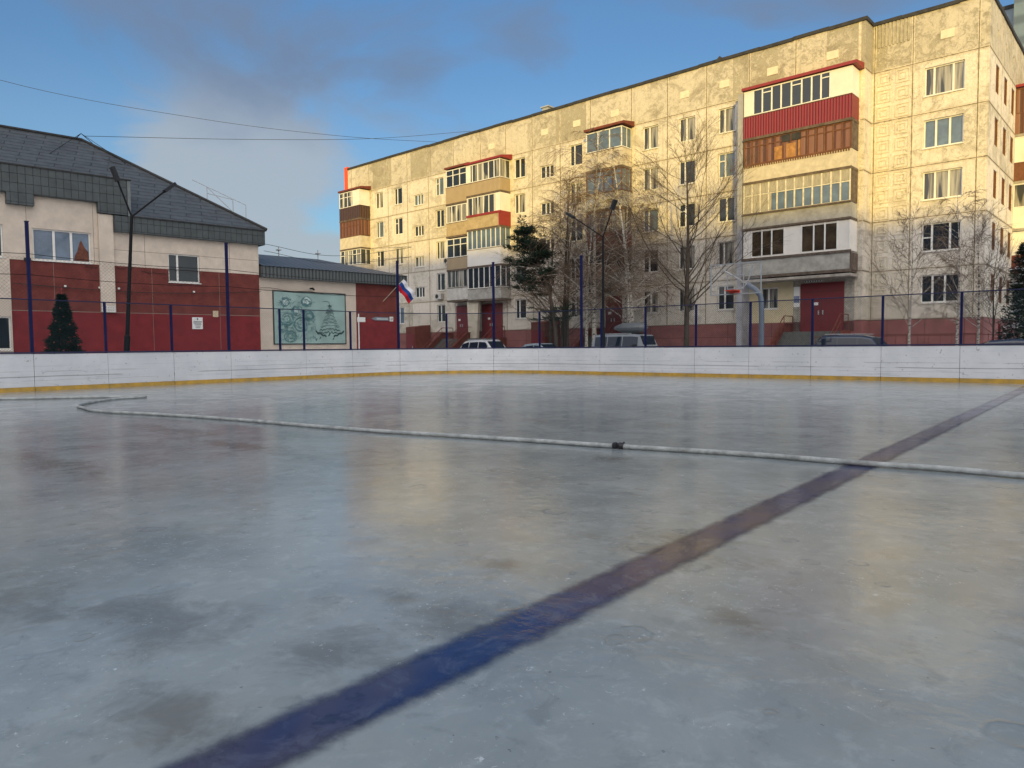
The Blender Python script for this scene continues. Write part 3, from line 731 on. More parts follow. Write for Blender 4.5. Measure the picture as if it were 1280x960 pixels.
m = MB(); m.box(x0-.05, x1+.06, YF-.06, YF-.012, 9.10, 9.20); m.box(x0-.05, x1+.06, YF-.05, YF-.012, 8.20, 8.31); part(m, 'edge_trim', slabm, b3)
b2 = balcony(x0, x1, YF, 5.45, 6.42, 8.25, greyp, white, whitep, [-19.1, -18.45, -17.85, -17.1, -16.1, -15.4, -14.78, -14.1], [('side', 0)])
for a, b in ((-19.05, -18.49), (-18.41, -17.89), (-17.81, -17.15), (-16.05, -15.44), (-15.36, -14.82), (-14.74, -14.15)):
    m = MB(); m.box(a, b, YF+.026, YF+.036, 6.62, 8.05)
    part(m, 'dark_pane', mat('brown_room_glass', (.055, .038, .022), .06, spec=.6, var=.7, scale=1.6), b2)
m = MB(); m.box(x0-.05, x1+.08, YF-.07, YF-.012, 6.36, 6.50); m.box(x0-.05, x1+.08, YF-.07, YF-.012, 5.28, 5.40); m.box(x1-.0+.003, x1+.07, YF, YA-.012, 5.4, 6.36); part(m, 'edge_trim', slabm, b2)
m = MB(); m.box(x0-.1, x1+.1, YF-.16, YA-.013, 5.05, 5.2); part(m, 'entrance_canopy', slabg, ap)
m = MB(); m.box(-20.08, -19.74, YF+.12, YA-.013, 0, 16.5); part(m, 'partition_wall', greywall, ap)
# ground floor of that stack
m = MB(); wallgrid(m, lambda u, z, d: (u, YA-.02+d, z), -19.98, -16.98, 2.0, 5.04, [(-18.98, -17.9, 3.45, 4.75)], .02); part(m, 'cream_ground_wall', ycream, ap)
def entrance(xa, xb, z0=2.0, z1=4.85, stairs_x=None, plat=1.4, left_rail=True):
    m = MB(); m.box(xa, xb, YA-.09, YA-.031, z0+.01, z1); d = part(m, 'entrance_door', reddoor, ap)
    h_ = MB(); xm = (xa+xb)/2; h_.box(xm-.20, xm-.14, YA-.15, YA-.092, z0+1.0, z0+1.25); h_.box(xm+.05, xm+.11, YA-.15, YA-.092, z0+1.0, z0+1.25); part(h_, 'handle', galv, d)
    g = MB(); g.box(xm-.006, xm+.006, YA-.096, YA-.0905, z0+.05, z1-.55); g.box(xa+.1, xb-.1, YA-.096, YA-.0905, z1-.52, z1-.5); part(g, 'door_gap', darkm, d)
    n = MB(); n.box(xm-.45, xm-.2, YA-.1, YA-.0905, z0+1.55, z0+1.72); part(n, 'notice', paper, d)
    s = MB(); yp = YA-plat; s.box(xa-.5, xb+.3, yp, YA-.032, GZ, z0); nst = 11; run = .21; rise = (z0-GZ)/nst
    for i in range(1, nst): s.box(xa-.5, xb+.3, yp-run*i, yp-run*(i-1)-.001, GZ, z0-rise*i)
    st = part(s, 'stairs', stepm, ap)
    q = MB(); q.prism([(YA-.033, GZ), (YA-.033, z0+.5), (yp, z0+.5), (yp-run*nst, GZ+.55), (yp-run*nst, GZ)], xa-.62, xa-.505, axis='x'); part(q, 'stair_cheek', brownred, ap); q = MB(); q.prism([(YA-.033, GZ), (YA-.033, z0+.03), (yp, z0+.03), (yp-run*nst, GZ+.1), (yp-run*nst, GZ)], xb+.305, xb+.40, axis='x'); part(q, 'stair_cheek', brownred, ap)
    for xx in (xa-.45, xb+.25):
        rl = MB(); ye = yp-run*nst
        for dz in (.95, .5): rl.tube([(xx, YA-.1, z0+dz), (xx, yp, z0+dz), (xx, ye, GZ+dz)], .03, 6)
        for t in range(5):
            y = yp+(ye-yp)*t/4; z = z0+(GZ-z0)*t/4; rl.tube([(xx, y, z), (xx, y, z+.95)], .025, 6)
        rl.tube([(xx, YA-.1, z0), (xx, YA-.1, z0+.95)], .025, 6)
        part(rl, 'railing', brownred, ap)
    return d
entrance(-16.52, -14.05)
entrance(-46.4, -44.95); entrance(-43.25, -40.9); entrance(-30.6, -29.2)
m = MB(); m.box(-16.95, -16.58, YA-.06, YA-.031, 3.5, 4.7); part(m, 'notice_board', paper, ap)
m = MB(); m.box(-16.93, -16.60, YA-.068, YA-.061, 3.75, 4.15); part(m, 'poster', mat('poster_blue', (.20, .24, .36), .6, var=.5, scale=9), ap)
m = MB(); m.box(-16.3, -15.3, YA-.05, YA-.031, 4.93, 5.02, 0)
for i in range(7): m.box(-16.28+i*.14, -16.20+i*.14, YA-.053, YA-.0501, 4.945, 5.01, 1)
part(m, 'number_plate', [paper, ink], ap)
m = MB(); m.box(-16.96, -13.5, YA-.03, YA-.012, 2.0, 5.04); part(m, 'tiled_surround', mat('surround_tile', (.36, .33, .28), .85, var=.4, scale=5), ap)

# loggia stack behind the birches
x0, x1 = -31.5, -28.42
pm5 = [(13.8, 14.95, 16.4, brownred, brownf, glassb), (11.0, 12.0, 13.6, greyp, brownf, glassb), (8.2, 9.2, 10.8, brownred, brownf, CURT), (5.4, 6.4, 8.0, greyp, brownf, glass)]
for i, (a, b, c, p, f, g) in enumerate(pm5):
    balcony(x0, x1, YF, a-.05, b, c, p if i else cream, white if i == 0 else f, g, even(x0+.05, x1-.05, 3 if i % 2 == 0 else 4), roof=(16.5, 16.85, brownred, .15) if i == 0 else None, trans=((x0, x1, .75),) if i else ())
# paired stack: right balconies
x0, x1 = -43.78, -39.95
R5 = [(13.78, 14.75, 16.25, RIBTAN, white, CURT, 6, (16.3, 16.7, darkred, .1)), (11.0, 12.0, 13.6, tan, white, CURT, 6, None), (7.95, 9.27, 10.9, whitep, white, glassb, 7, None), (5.2, 6.05, 7.85, greyp, white, glass, 6, None)]
for i, (a, b, c, p, f, g, n, rf) in enumerate(R5):
    pan = [(x1-.55, x1-.02), ('side', 0)] if i == 1 else ([(x0+.02, x0+.5)] if i == 0 else [])
    bl = balcony(x0, x1, YF, a, b, c, p, f, g, even(x0+.05, x1-.05, n), pan, roof=rf)
    if i == 1:
        m = MB(); m.box(x0-.02, x1+.03, YF-.05, YF-.006, b-.02, b+.16); m.box(x1+.003, x1+.03, YF-.04, YA-.012, a, b+.15); m.box(x1-.18, x1-.0, YF-.03, YF-.004, a, b-.03)
        part(m, 'red_flashing', darkred, bl)
x0, x1 = -46.42, -43.86
L5 = [(13.5, 14.8, 16.3, RIBTAN, white, glass, 3, (16.4, 16.75, brownred, .1)), (10.75, 11.8, 13.3, tan, white, CURT, 4, None), (7.9, 8.85, 10.5, RIBTAN, white, glass, 3, None), (5.3, 6.3, 7.85, lightgrey, greyf, CURT, 5, None)]
for i, (a, b, c, p, f, g, n, rf) in enumerate(L5):
    balcony(x0, x1, YF+.1, a, b, c, p, f, g, even(x0+.05, x1-.05, n), roof=rf, trans=((x0, x1, .66),) if i in (0, 2) else ())
m = MB(); m.prism([(-43.95, 2.0), (-43.0, 2.0), (-42.75, 5.1), (-44.1, 5.1)], YF+.2, YF+.5); part(m, 'canopy_pillar', cream, ap)
# far end stack
x0, x1 = -62.05, -58.62
E5 = [(13.93, 15.1, 16.65, RIBBRN, white, CURT, 5, (16.72, 17.05, brownred, .1)), (11.1, 12.2, 13.8, cream, brownf, WOOD, 7, None), (8.3, 9.4, 10.95, cream, white, CURT, 5, None), (5.5, 6.6, 8.1, cream, white, glass, 5, None)]
for i, (a, b, c, p, f, g, n, rf) in enumerate(E5):
    balcony(x0, x1, YF, a, b, c, p, f, g, even(x0+.05, x1-.05, n), [(x1-1.2, x1-.02), ('side', 0)] if i == 0 else [], roof=rf, trans=((x0, x1, .66),))
# balconies on the right gable (their sides face the rink)
def gable_balcony(zb, zp, zg, pm, fm, gm, roof=False):
    y0, y1, xo = 53.35, 56.6, XR+1.45
    m = MB(); m.box(XR+.004, xo, y0-.03, y1+.03, zb-.16, zb-.01); bl = part(m, 'balcony', slabg, ap)
    m = MB(); m.box(XR+.004, xo, y0, y0+.06, zb, zp); m.box(xo-.06, xo, y0+.061, y1, zb, zp); part(m, 'parapet', pm, bl)
    f = MB()
    for x in (XR+.01, XR+.7, xo-.06): f.box(x, x+.05, y0, y0+.05, zp+.01, zg)
    f.box(XR+.062, xo-.062, y0+.001, y0+.05, zg-.07, zg)
    f.box(XR+.062, xo-.062, y0+.001, y0+.05, zp+.01, zp+.06); f.box(xo-.06, xo-.01, y0+.051, y1-.062, zg-.07, zg)
    for y in (y0+1, y0+2.1, y1-.06): f.box(xo-.06, xo-.01, y, y+.05, zp+.01, zg)
    part(f, 'glazing_frame', fm, bl)
    g = MB(); g.face([(XR+.02, y0+.03, zp), (xo-.03, y0+.03, zp), (xo-.03, y0+.03, zg), (XR+.02, y0+.03, zg)]); g.face([(xo-.03, y0+.03, zp), (xo-.03, y1, zp), (xo-.03, y1, zg), (xo-.03, y0+.03, zg)])
    part(g, 'pane', gm, bl)
    if roof: q = MB(); q.box(XR+.004, xo+.12, y0-.15, y1+.1, zg+.05, zg+.2); part(q, 'canopy', darkred, bl)
gable_balcony(13.8, 15.0, 16.5, WOOD, brownf, WOOD, True)
gable_balcony(11.0, 12.1, 13.62, brownf, white, whitep)
gable_balcony(8.15, 9.4, 11.0-.17, whitep, white, CURT)
gable_balcony(5.4, 6.55, 7.95, brownred, white, whitep)
# air conditioners and small fittings
for (x, z) in ((-48.9, 5.55), (-47.7, 8.6)):
    m = MB(); m.box(x, x+.8, YA-.35, YA-.03, z, z+.5); a_ = part(m, 'air_conditioner', lightgrey, ap)
    m = MB(); m.tube([(x+.28, YA-.352, z+.25), (x+.28, YA-.365, z+.25)], .19, 12); part(m, 'fan_grille', darkm, a_)

# basement shelters standing before the plinth
for (xa, xb, lab) in ((-51.1, -49.85, 'brown metal basement entrance box left of the tricolour flag stairs'), (-36.2, -34.85, 'brown metal basement entrance box behind the pine trunk')):
    t = thing('basement_entrance', lab, 'basement entrance', (xa, 42.0, GZ), APA)
    m = MB(); m.prism([(41.8, GZ), (43.6, GZ), (43.6, 3.3), (41.8, 3.1)], xa, xb, axis='x'); part(m, 'shell', brownred, t)
    m = MB(); m.box(xa+.12, xb-.12, 41.76, 41.797, GZ+.05, 2.5); d = part(m, 'door', reddoor, t)
    m = MB(); m.box(xb-.3, xb-.24, 41.70, 41.757, 1.2, 1.4); part(m, 'handle', galv, d)

# ------------------------------------------------------------------ tower far behind
tw = thing('tower_block', 'blue grey high rise tower far behind the right roof corner', 'building', (-8, 125, 0), APA)
tg = make_stripes('tower_paint', (.13, .18, .22), (.07, .10, .13), 2.9, axis=2)
m = MB(); m.box(-18, 5, 125, 145, 0, 54.0); part(m, 'wall', tg, tw)
m = MB(); m.box(-21.2, -18.003, 127, 143, 0, 49.0); part(m, 'side_wing', mat('tower_pale', (.24, .28, .30), .8, var=.2, scale=.4), tw)
m = MB(); m.box(-18.2, 5.2, 124.8, 145.2, 54.003, 54.8); m.box(-21.4, -18.22, 126.8, 143.2, 49.003, 49.5); part(m, 'roof', darkm, tw)
for zc in range(15):
    for xc in (-16.6, -12.6, -8.6): window(tw, (xc, 124.93, 8+zc*3.0), 0, 1.8, 1.6, (.5,), (), glass, sill=False, d=.03)

# ------------------------------------------------------------------ community building (left)
XW = -39.4
lb = thing('community_building', 'two storey beige and red hall with grey tiled hipped roof', 'building', (XW, 6, 0), LBA)
m = MB(); PL = lambda u, z, d: (XW-d, u, z)
hb = [(7.12, 9.5, 5.47, 6.92), (13.02, 14.6, 4.78, 6.24), (3.3, 6.0, 5.5, 6.95), (-1.5, .9, 5.47, 6.92)]
lowh = [(4.2, 6.15, 1.35, 2.84)]
wallgrid(m, PL, -8, 17.85, 5.43, 7.5, hb, mi=0, rm=0); wallgrid(m, PL, -8, 10.46, 7.5, 8.4, [])
wallgrid(m, PL, -8, 6.2, 0, 5.43, lowh, mi=0, rm=0)
wallgrid(m, PL, 6.2, 17.85, 3.13, 5.43, [(13.02, 14.6, 4.78, 5.43)], mi=1, rm=1)
wallgrid(m, PL, 6.2, 17.85, 0.0, 3.13, [], mi=2)
m.face([(XW, 17.85, 0), (XW-15, 17.85, 0), (XW-15, 17.85, 7.9), (XW, 17.85, 7.9)]); m.face([(XW-15, -8, 0), (XW-15, 17.85, 0), (XW-15, 17.85, 7.9), (XW-15, -8, 7.9)]); m.face([(XW, -8, 0), (XW-15, -8, 0), (XW-15, -8, 8), (XW, -8, 8)])
part(m, 'wall', [beige, red1, red2], lb)
m = MB()
for (a, b) in ((9.6, 13.0), (14.65, 17.8), (-8, 3.2)): m.box(XW-.001, XW+.004, a, b, 6.2, 6.22)
for y in (11.9, 16.2, 9.62, 6.9): m.box(XW-.001, XW+.0045, y, y+.02, 5.45, 7.06 if y > 10 else 8.3)
for y in (7.9, 12.2, 15.6): m.box(XW-.001, XW+.0045, y, y+.015, .1, 5.4)
m.box(XW-.001, XW+.005, 6.21, 17.84, 3.115, 3.145)
part(m, 'wall_groove', groove, lb)
m = MB(); m.box(XW+.001, XW+.16, 9.82, 10.46, 3.13, 7.86); part(m, 'pilaster', beige, lb)
m = MB()
for i in range(6):
    m.box(XW+.162, XW+.175, 9.85+i*.105, 9.89+i*.105, 3.14, 3.44)
for z in (3.15, 3.28, 3.41): m.box(XW+.176, XW+.185, 9.84, 10.44, z, z+.035)
part(m, 'vent_grille', paper, lb)
m = MB(); m.box(XW+.001, XW+.12, -8, 6.18, 0, 5.42)
wm = MB(); wallgrid(wm, lambda u, z, d: (XW+.06-d, u, z), -8, 6.2, 0, 5.43, lowh, .06); wm.face([(XW+.06, 6.2, 0), (XW, 6.2, 0), (XW, 6.2, 5.43), (XW+.06, 6.2, 5.43)]); part(wm, 'beige_bay', beige, lb)
bw = window(lb, (XW, 7.12, 5.47), pi/2, 2.38, 1.45, (.36, .66), (), glassb)
m = MB(); m.prism([(u-7.12, z-5.47) for u, z in ((8.80, 5.56), (8.84, 5.80), (8.95, 6.02), (9.05, 6.42), (9.12, 6.55), (9.25, 6.22), (9.41, 6.02), (9.42, 5.56))], .139, .148); part(m, 'orange_drape', mat('drape_orange', (.15, .055, .035), .6, var=.5, scale=4), bw, local=True)
wo = window(lb, (XW, 13.02, 4.78), pi/2, 1.58, 1.46, (.30,), (), glass)
window(lb, (XW, 3.3, 5.5), pi/2, 2.7, 1.45, (.36, .66), (), glass); window(lb, (XW, -1.5, 5.47), pi/2, 2.4, 1.45, (.36, .66), (), glass)
window(lb, (XW+.06, 4.2, 1.35), pi/2, 1.95, 1.49, (.5,), (), glass)
# fascias
m = MB(); m.box(XW+.0, XW+.3, 10.47, 18.12, 7.07, 7.84); m.box(XW-15.3, XW-.001, 17.852, 18.12, 7.07, 7.84)
part(m, 'fascia', FASC, lb)
m = MB(); m.box(XW-2.6, XW+.28, -8, 9.8, 8.38, 9.6); m.box(XW-2.6, XW+.28, 9.801, 11.12, 7.90, 9.6); m.box(XW+.0, XW+.279, 6.15, 7.2, 7.88, 8.379)
part(m, 'raised_fascia', FASC, lb)
m = MB(); m.box(XW-.1, XW+.30, 11.122, 11.26, 7.86, 9.58); part(m, 'corner_trim', mat('grey_trim', (.17, .19, .19), .6, var=.2), lb)
m = MB(); m.box(XW-2.62, XW+.33, -8, 11.3, 9.603, 9.66); m.box(XW-.05, XW+.36, 11.32, 18.2, 7.843, 7.90); part(m, 'drip_edge', darkm, lb)
# hipped roof
xe, ye, ze, wdt = XW+.36, 18.2, 7.90, 7.3; zr_ = ze+wdt*.70
xb = xe-2*wdt
m = MB(); ys = -8.2
xn = xe-(9.64-ze)/.70
m.face([(xe, 11.27, ze), (xe, ye, ze), (xe-wdt, ye-wdt, zr_), (xe-wdt, 11.27, zr_)]) if 0 else None
m.face([(xe, 11.27, ze), (xe, ye, ze), (xe-wdt, ye-wdt, zr_), (xn, 11.27, 9.64)]); m.face([(xn, 11.27, 9.64), (xe-wdt, ye-wdt, zr_), (xe-wdt, ys+wdt, zr_), (xn, ys, 9.64)])
m.face([(xe, ye, ze), (xb, ye, ze), (xe-wdt, ye-wdt, zr_)])
m.face([(xb, ye, ze), (xb, ys, ze), (xe-wdt, ys+wdt, zr_), (xe-wdt, ye-wdt, zr_)])
m.face([(xb, ys, ze), (xn, ys, 9.64), (xe-wdt, ys+wdt, zr_)])
rf = part(m, 'roof', ROOFT, lb)
m = MB(); m.tube([(xe, ye, ze+.03), (xe-wdt, ye-wdt, zr_+.04), (xe-wdt, ys+wdt, zr_+.04)], .09, 8); part(m, 'ridge_cap', darkm, rf)
m = MB()   # snow guard and aerial frame on the hip
def P3(t, up=0, dy=0): return (xe-wdt*t, ye-wdt*t+dy, ze+(zr_-ze)*t+up)
for a in (.18, .32):
    p = P3(a); m.tube([p, (p[0], p[1], p[2]+.8)], .02, 5)
a, b = P3(.18, .8), P3(.32, .45); m.tube([a, b], .018, 5); a, b = P3(.18, .1), P3(.32, .8); m.tube([a, b], .018, 5); m.tube([P3(.12, .8, .1), P3(.40, .8)], .018, 5); m.tube([P3(.12, .1, .1), P3(.12, .8, .1)], .018, 5)
part(m, 'snow_guard', galv, rf)
m = MB(); tp = (xe-wdt, ye-wdt, zr_)
for dx, dy in ((-.5, -.4), (.5, -.4), (0, .6)): m.tube([(tp[0]+dx, tp[1]+dy, tp[2]-.1), (tp[0], tp[1], tp[2]+.38)], .018, 5)
m.tube([(tp[0], tp[1], tp[2]+.38), (tp[0]+2.6, tp[1]+2.2, tp[2]-1.9)], .014, 5); m.tube([(tp[0], tp[1], tp[2]+.38), (tp[0]+2.2, tp[1]-2.0, tp[2]-1.5)], .014, 5); m.tube([(tp[0]+.2, tp[1]-2.8, tp[2]-.35), (tp[0]+2.2, tp[1]+1.4, tp[2]-1.5)], .012, 5)
part(m, 'wire_stay', blackm, rf)
# small fittings on the hall
m = MB(); m.box(XW+.001, XW+.03, 15.22, 15.5, 3.02, 3.35); part(m, 'small_plate', mat('cream_plate', (.62, .50, .34), .7, var=.3, scale=20), lb)
m = MB(); m.box(XW+.001, XW+.2, 6.75, 7.0, 5.4, 5.52); part(m, 'floodlight', darkm, lb)
m = MB(); rr = random.Random(11)
for a, b, z in ((9.2, 9.75, 5.28), (10.6, 11.4, 5.34), (11.7, 12.9, 5.22)):
    pts = [(XW+.03, a+(b-a)*i/8, z+rr.uniform(-.06, .06)) for i in range(9)]; m.tube(pts, .012, 4)
m.tube([(XW+.12, 6.25+i*.9667, 4.35-.25*sin(i/12*pi)+.012*i) for i in range(13)], .02, 4)
part(m, 'loose_cable', mat('cable_black', (.03, .03, .03), .6), lb)
m = MB()
for y in (8.3, 9.75, 10.6, 14.2): m.box(XW+.02, XW+.08, y, y+.09, 4.28, 4.36)
part(m, 'cable_clip', paper, lb)
# notice sign
t = thing('notice_sign', 'small white notice with black text on the red wall of the hall', 'sign', (XW+.0, 14.12, 2.36), LBA)
m = MB(); m.box(XW+.002, XW+.03, 14.12, 14.66, 2.36, 2.98); part(m, 'plate', paper, t)
m = MB(); m.box(XW+.031, XW+.034, 14.36, 14.42, 2.84, 2.93)
for z, a, b in ((2.73, 14.2, 14.6), (2.66, 14.18, 14.56), (2.59, 14.24, 14.56), (2.50, 14.28, 14.54), (2.42, 14.3, 14.5)):
    y = a
    while y < b: w = rr.uniform(.02, .05); m.box(XW+.031, XW+.034, y, y+w, z, z+.04); y += w+.012
part(m, 'lettering', ink, t)

# annex
an = thing('low_annex', 'single storey annex with dark metal roof, beige and red wall and winter mural', 'building', (XW, 18, 0), LBA)
XN = XW-.12
m = MB(); PN = lambda u, z, d: (XN-d, u, z)
wallgrid(m, PN, 17.86, 24.12, 0, 5.4, [], mi=0); wallgrid(m, PN, 24.12, 27.22, 3.12, 5.4, [], mi=1); wallgrid(m, PN, 24.12, 27.22, 0, 3.12, [], mi=2)
m.face([(XN, 27.22, 0), (XN-8, 27.22, 0), (XN-8, 27.22, 5.4), (XN, 27.22, 5.4)], 1); m.face([(XN-8, 17.86, 0), (XN-8, 27.22, 0), (XN-8, 27.22, 5.4), (XN-8, 17.86, 5.4)])
part(m, 'wall', [beige, red1, red2], an)
m = MB(); m.box(XN, XN+.42, 17.9, 27.72, 5.30, 5.92); m.box(XN-8.3, XN-.001, 27.3, 27.72, 5.30, 5.92); part(m, 'fascia', make_stripes('annex_fascia', (.085, .098, .10), (.03, .036, .038), .22), an)
m = MB(); xe2, ye2, ze2, w2 = XN+.5, 27.8, 5.925, 4.2
m.face([(xe2, 17.9, ze2), (xe2, ye2, ze2), (xe2-w2, ye2-w2, ze2+1.16), (xe2-w2, 17.9, ze2+1.16)])
m.face([(xe2, ye2, ze2), (xe2-2*w2, ye2, ze2), (xe2-w2, ye2-w2, ze2+1.16)])
m.face([(xe2-2*w2, ye2, ze2), (xe2-2*w2, 17.9, ze2), (xe2-w2, 17.9, ze2+1.16), (xe2-w2, ye2-w2, ze2+1.16)])
rf2 = part(m, 'roof', make_stripes('annex_roofing', (.10, .12, .14), (.035, .04, .045), .30), an)
m = MB()
for y in (20.9, 23.6): m.tube([(xe2-w2, y, ze2+1.1), (xe2-w2, y, ze2+1.75)], .03, 5); m.box(xe2-w2-.15, xe2-w2+.15, y-.12, y+.12, ze2+1.5, ze2+1.56)
part(m, 'roof_pipe', galv, rf2)
# mural: pale teal panel with line drawing of a snowy fir and shrubs
mu = MB(); mu.box(XN+.002, XN+.05, 18.72, 23.3, 1.58, 4.56); mural = part(mu, 'mural_panel', mat('mural_teal', (.30, .43, .40), .6, var=.22, scale=1.0), an)
fr_ = MB(); 
for (a, b, c, d) in ((18.66, 23.36, 4.561, 4.62), (18.66, 23.36, 1.52, 1.579), (18.66, 18.719, 1.58, 4.56), (23.301, 23.36, 1.58, 4.56)): fr_.box(XN+.001, XN+.06, a, b, c, d)
part(fr_, 'mural_frame', darkm, mural)
rr = random.Random(21); dk = MB(); lt = MB()
def stroke(m, pts, w, xoff):
    for p, q in zip(pts[:-1], pts[1:]):
        dy, dz = q[0]-p[0], q[1]-p[1]; l = sqrt(dy*dy+dz*dz)+1e-6; ny, nz = -dz/l*w/2, dy/l*w/2
        m.face([(xoff, p[0]+ny, p[1]+nz), (xoff, q[0]+ny, q[1]+nz), (xoff, q[0]-ny, q[1]-nz), (xoff, p[0]-ny, p[1]-nz)])
for lv in range(9):        # fir tiers
    z = 2.15+lv*.20; half = .78*(1-lv/9.5)
    for sgn in (-1, 1):
        n = 7; pts = [(22.25+sgn*half*i/n, z+.16*abs(sin(i*1.7+lv))-.12*(i/n)**2+rr.uniform(-.03, .03)) for i in range(n+1)]
        stroke(dk, pts, .028+.02*(lv < 2), XN+.0512)
    for _ in range(7):
        y = 22.25+rr.uniform(-half, half); zz_ = z+rr.uniform(-.05, .12); a = rr.uniform(0, 6); pts = [(y+.07*cos(a+t*.9), zz_+.06*sin(a+t*.9)) for t in range(5)]; stroke(dk, pts, .016, XN+.0514)
for sgn in (-1, 1):
    stroke(dk, [(22.25+sgn*(.25+.1*i), 1.98+.045*i+.05*sin(i*2)) for i in range(8)], .10, XN+.0516)
for _ in range(6): y = rr.uniform(21.2, 23.1); zz_ = rr.uniform(1.72, 2.15); stroke(dk, [(y, zz_), (y+.04, zz_+.1), (y+.09, zz_+.13)], .05, XN+.0518)
stroke(dk, [(22.25, 3.9), (22.22, 4.05), (22.1, 4.1), (21.8, 4.08)], .03, XN+.0519)
for (cy, cz, rr_) in ((19.35, 4.0, .30), (20.75, 4.02, .33), (20.1, 3.5, .34), (19.5, 3.0, .42), (20.4, 2.7, .45), (19.7, 2.0, .38), (20.9, 3.2, .3), (19.2, 2.5, .3)):
    for k in range(20):
        a0 = rr.uniform(0, 6.28); r0 = rr_*rr.uniform(.4, 1.1); pts = [(cy+r0*cos(a0+t*.35), cz+r0*sin(a0+t*.35)*.9+rr.uniform(-.03, .03)) for t in range(rr.randint(4, 9))]
        stroke(lt, pts, .022+rr.uniform(0, .02), XN+.0512+.0001*k)
for _ in range(340):
    y, z = rr.uniform(18.95, 21.3), rr.uniform(1.75, 4.3)
    if z > 3.6 and rr.random() < .5: continue
    a = rr.uniform(0, 6.28); pts = [(y, z)]
    for t in range(rr.randint(2, 5)): a += rr.uniform(-1.1, 1.1); pts.append((min(23.2, max(18.8, pts[-1][0]+.06*cos(a))), min(4.5, max(1.65, pts[-1][1]+.06*sin(a)))))
    stroke(lt, pts, rr.uniform(.014, .03), XN+.0532)
part(dk, 'dark_drawing', mat('drawing_dark', (.02, .045, .05), .7), mural); part(lt, 'pale_drawing', mat('drawing_teal', (.075, .17, .18), .7, var=.4, scale=3), mural)
pl_ = MB()
for (cy, cz, rr_) in ((19.35, 4.02, .27), (20.78, 4.05, .27), (20.2, 3.45, .25)):
    pl_ = MB(); pl_.face([(XN+.0508, cy+rr_*cos(t*pi/8), cz+rr_*sin(t*pi/8)) for t in range(16)])
    part(pl_, 'snow_ball', mat('mural_white', (.50, .60, .58), .7), mural)
m = MB(); m.box(XN+.002, XN+.25, 21.0, 21.1, 4.78, 4.86); m.tube([(XN+.25, 21.05, 4.82), (XN+.42, 21.05, 4.74)], .06, 8); part(m, 'spot_light', blackm, an)
m = MB(); pts = [(XN+.10, 17.9+i*.5, 4.72-.02*i+.05*sin(i*1.3)) for i in range(12)]; m.tube(pts, .014, 4); part(m, 'loose_cable', blackm, an)
t = thing('street_name_plate', 'narrow grey blue name plate on the red annex wall beside a white number plate', 'sign', (XN, 25.3, 3.0), LBA)
m = MB(); m.prism([(25.2, 3.13), (25.5, 3.02), (26.5, 3.02), (26.5, 3.24), (25.5, 3.24)], XN+.002, XN+.04, axis='x'); part(m, 'plate', mat('plate_blue', (.20, .23, .27), .5, var=.1), t)
m = MB(); y = 25.6
while y < 26.4: w = rr.uniform(.03, .07); m.box(XN+.041, XN+.044, y, y+w, 3.08, 3.17); y += w+.02
part(m, 'lettering', mat('pale_letter', (.62, .63, .62), .5), t)
t = thing('number_plate', 'small white square house number plate at the annex corner', 'sign', (XN, 26.56, 2.98), LBA)
m = MB(); m.box(XN+.002, XN+.04, 26.58, 26.84, 2.98, 3.28); part(m, 'plate', paper, t)
m = MB(); m.box(XN+.041, XN+.044, 26.65, 26.69, 3.05, 3.2); m.box(XN+.041, XN+.044, 26.72, 26.78, 3.05, 3.08); m.box(XN+.041, XN+.044, 26.74, 26.78, 3.081, 3.2); part(m, 'lettering', ink, t)
t = thing('sign_post', 'white pole with small white sign plate standing before the annex wall', 'sign', (XN+1.2, 23.9, GZ), LBA)
m = MB(); m.tube([(XN+1.2, 23.55, GZ), (XN+1.2, 23.55, 3.35)], .035, 8); part(m, 'pole', paper, t)
m = MB(); m.box(XN+1.24, XN+1.26, 23.42, 23.98, 2.86, 3.14); part(m, 'plate', paper, t)
# flag on the annex
fl = thing('flag', 'white, blue and red striped flag on a slanted staff at the annex corner', 'flag', (XN, 26.2, 4.4), LBA)
A = Vector((XN+.02, 26.1, 4.25)); Bq = Vector((XN+.55, 27.35, 5.7))
m = MB(); m.tube([A, Bq], .016, 6); part(m, 'staff', mat('staff_wood', (.55, .48, .36), .6), fl)
fm_ = [mat('flag_white', (.72, .72, .76), .7, var=.05), mat('flag_blue', (.015, .06, .24), .7, var=.1), mat('flag_red', (.48, .015, .025), .7, var=.1)]
U_ = (A-Bq).normalized(); 
e1 = Vector((.02, .98, -.95)).normalized()
for st in range(3):
    m = MB(); nseg = 14
    hgt_ = .24
    def fp(i, k):
        d = 1.35*i/nseg
        p = Bq+U_*(hgt_*k*1.0)+e1*d
        return p+Vector((.07*sin(i*.75+k*.5)*min(1, i/4), .02*sin(i*.9+k), -.10*(i/nseg)**2))
    for i in range(nseg):
        m.face([fp(i, st), fp(i+1, st), fp(i+1, st+1), fp(i, st+1)])
    part(m, ('white_stripe', 'blue_stripe', 'red_stripe')[st], fm_[st], fl, smooth=True)

# ------------------------------------------------------------------ occluding block behind the photographer (throws the evening shade)
sh = thing('neighbour_block', 'tall grey apartment block behind the rink that shades the ice', 'building', (30, -45, 0), APA, rz=radians(-7.0))
m = MB(); m.box(-150, 95, -14, 0, 0, 23.3); part(m, 'wall', mat('neighbour_wall', (.30, .29, .27), .9, var=.2, scale=.2), sh, local=True)
m = MB(); m.box(-150.3, 95.3, -14.3, .3, 23.303, 23.6); part(m, 'roof', darkm, sh, local=True)

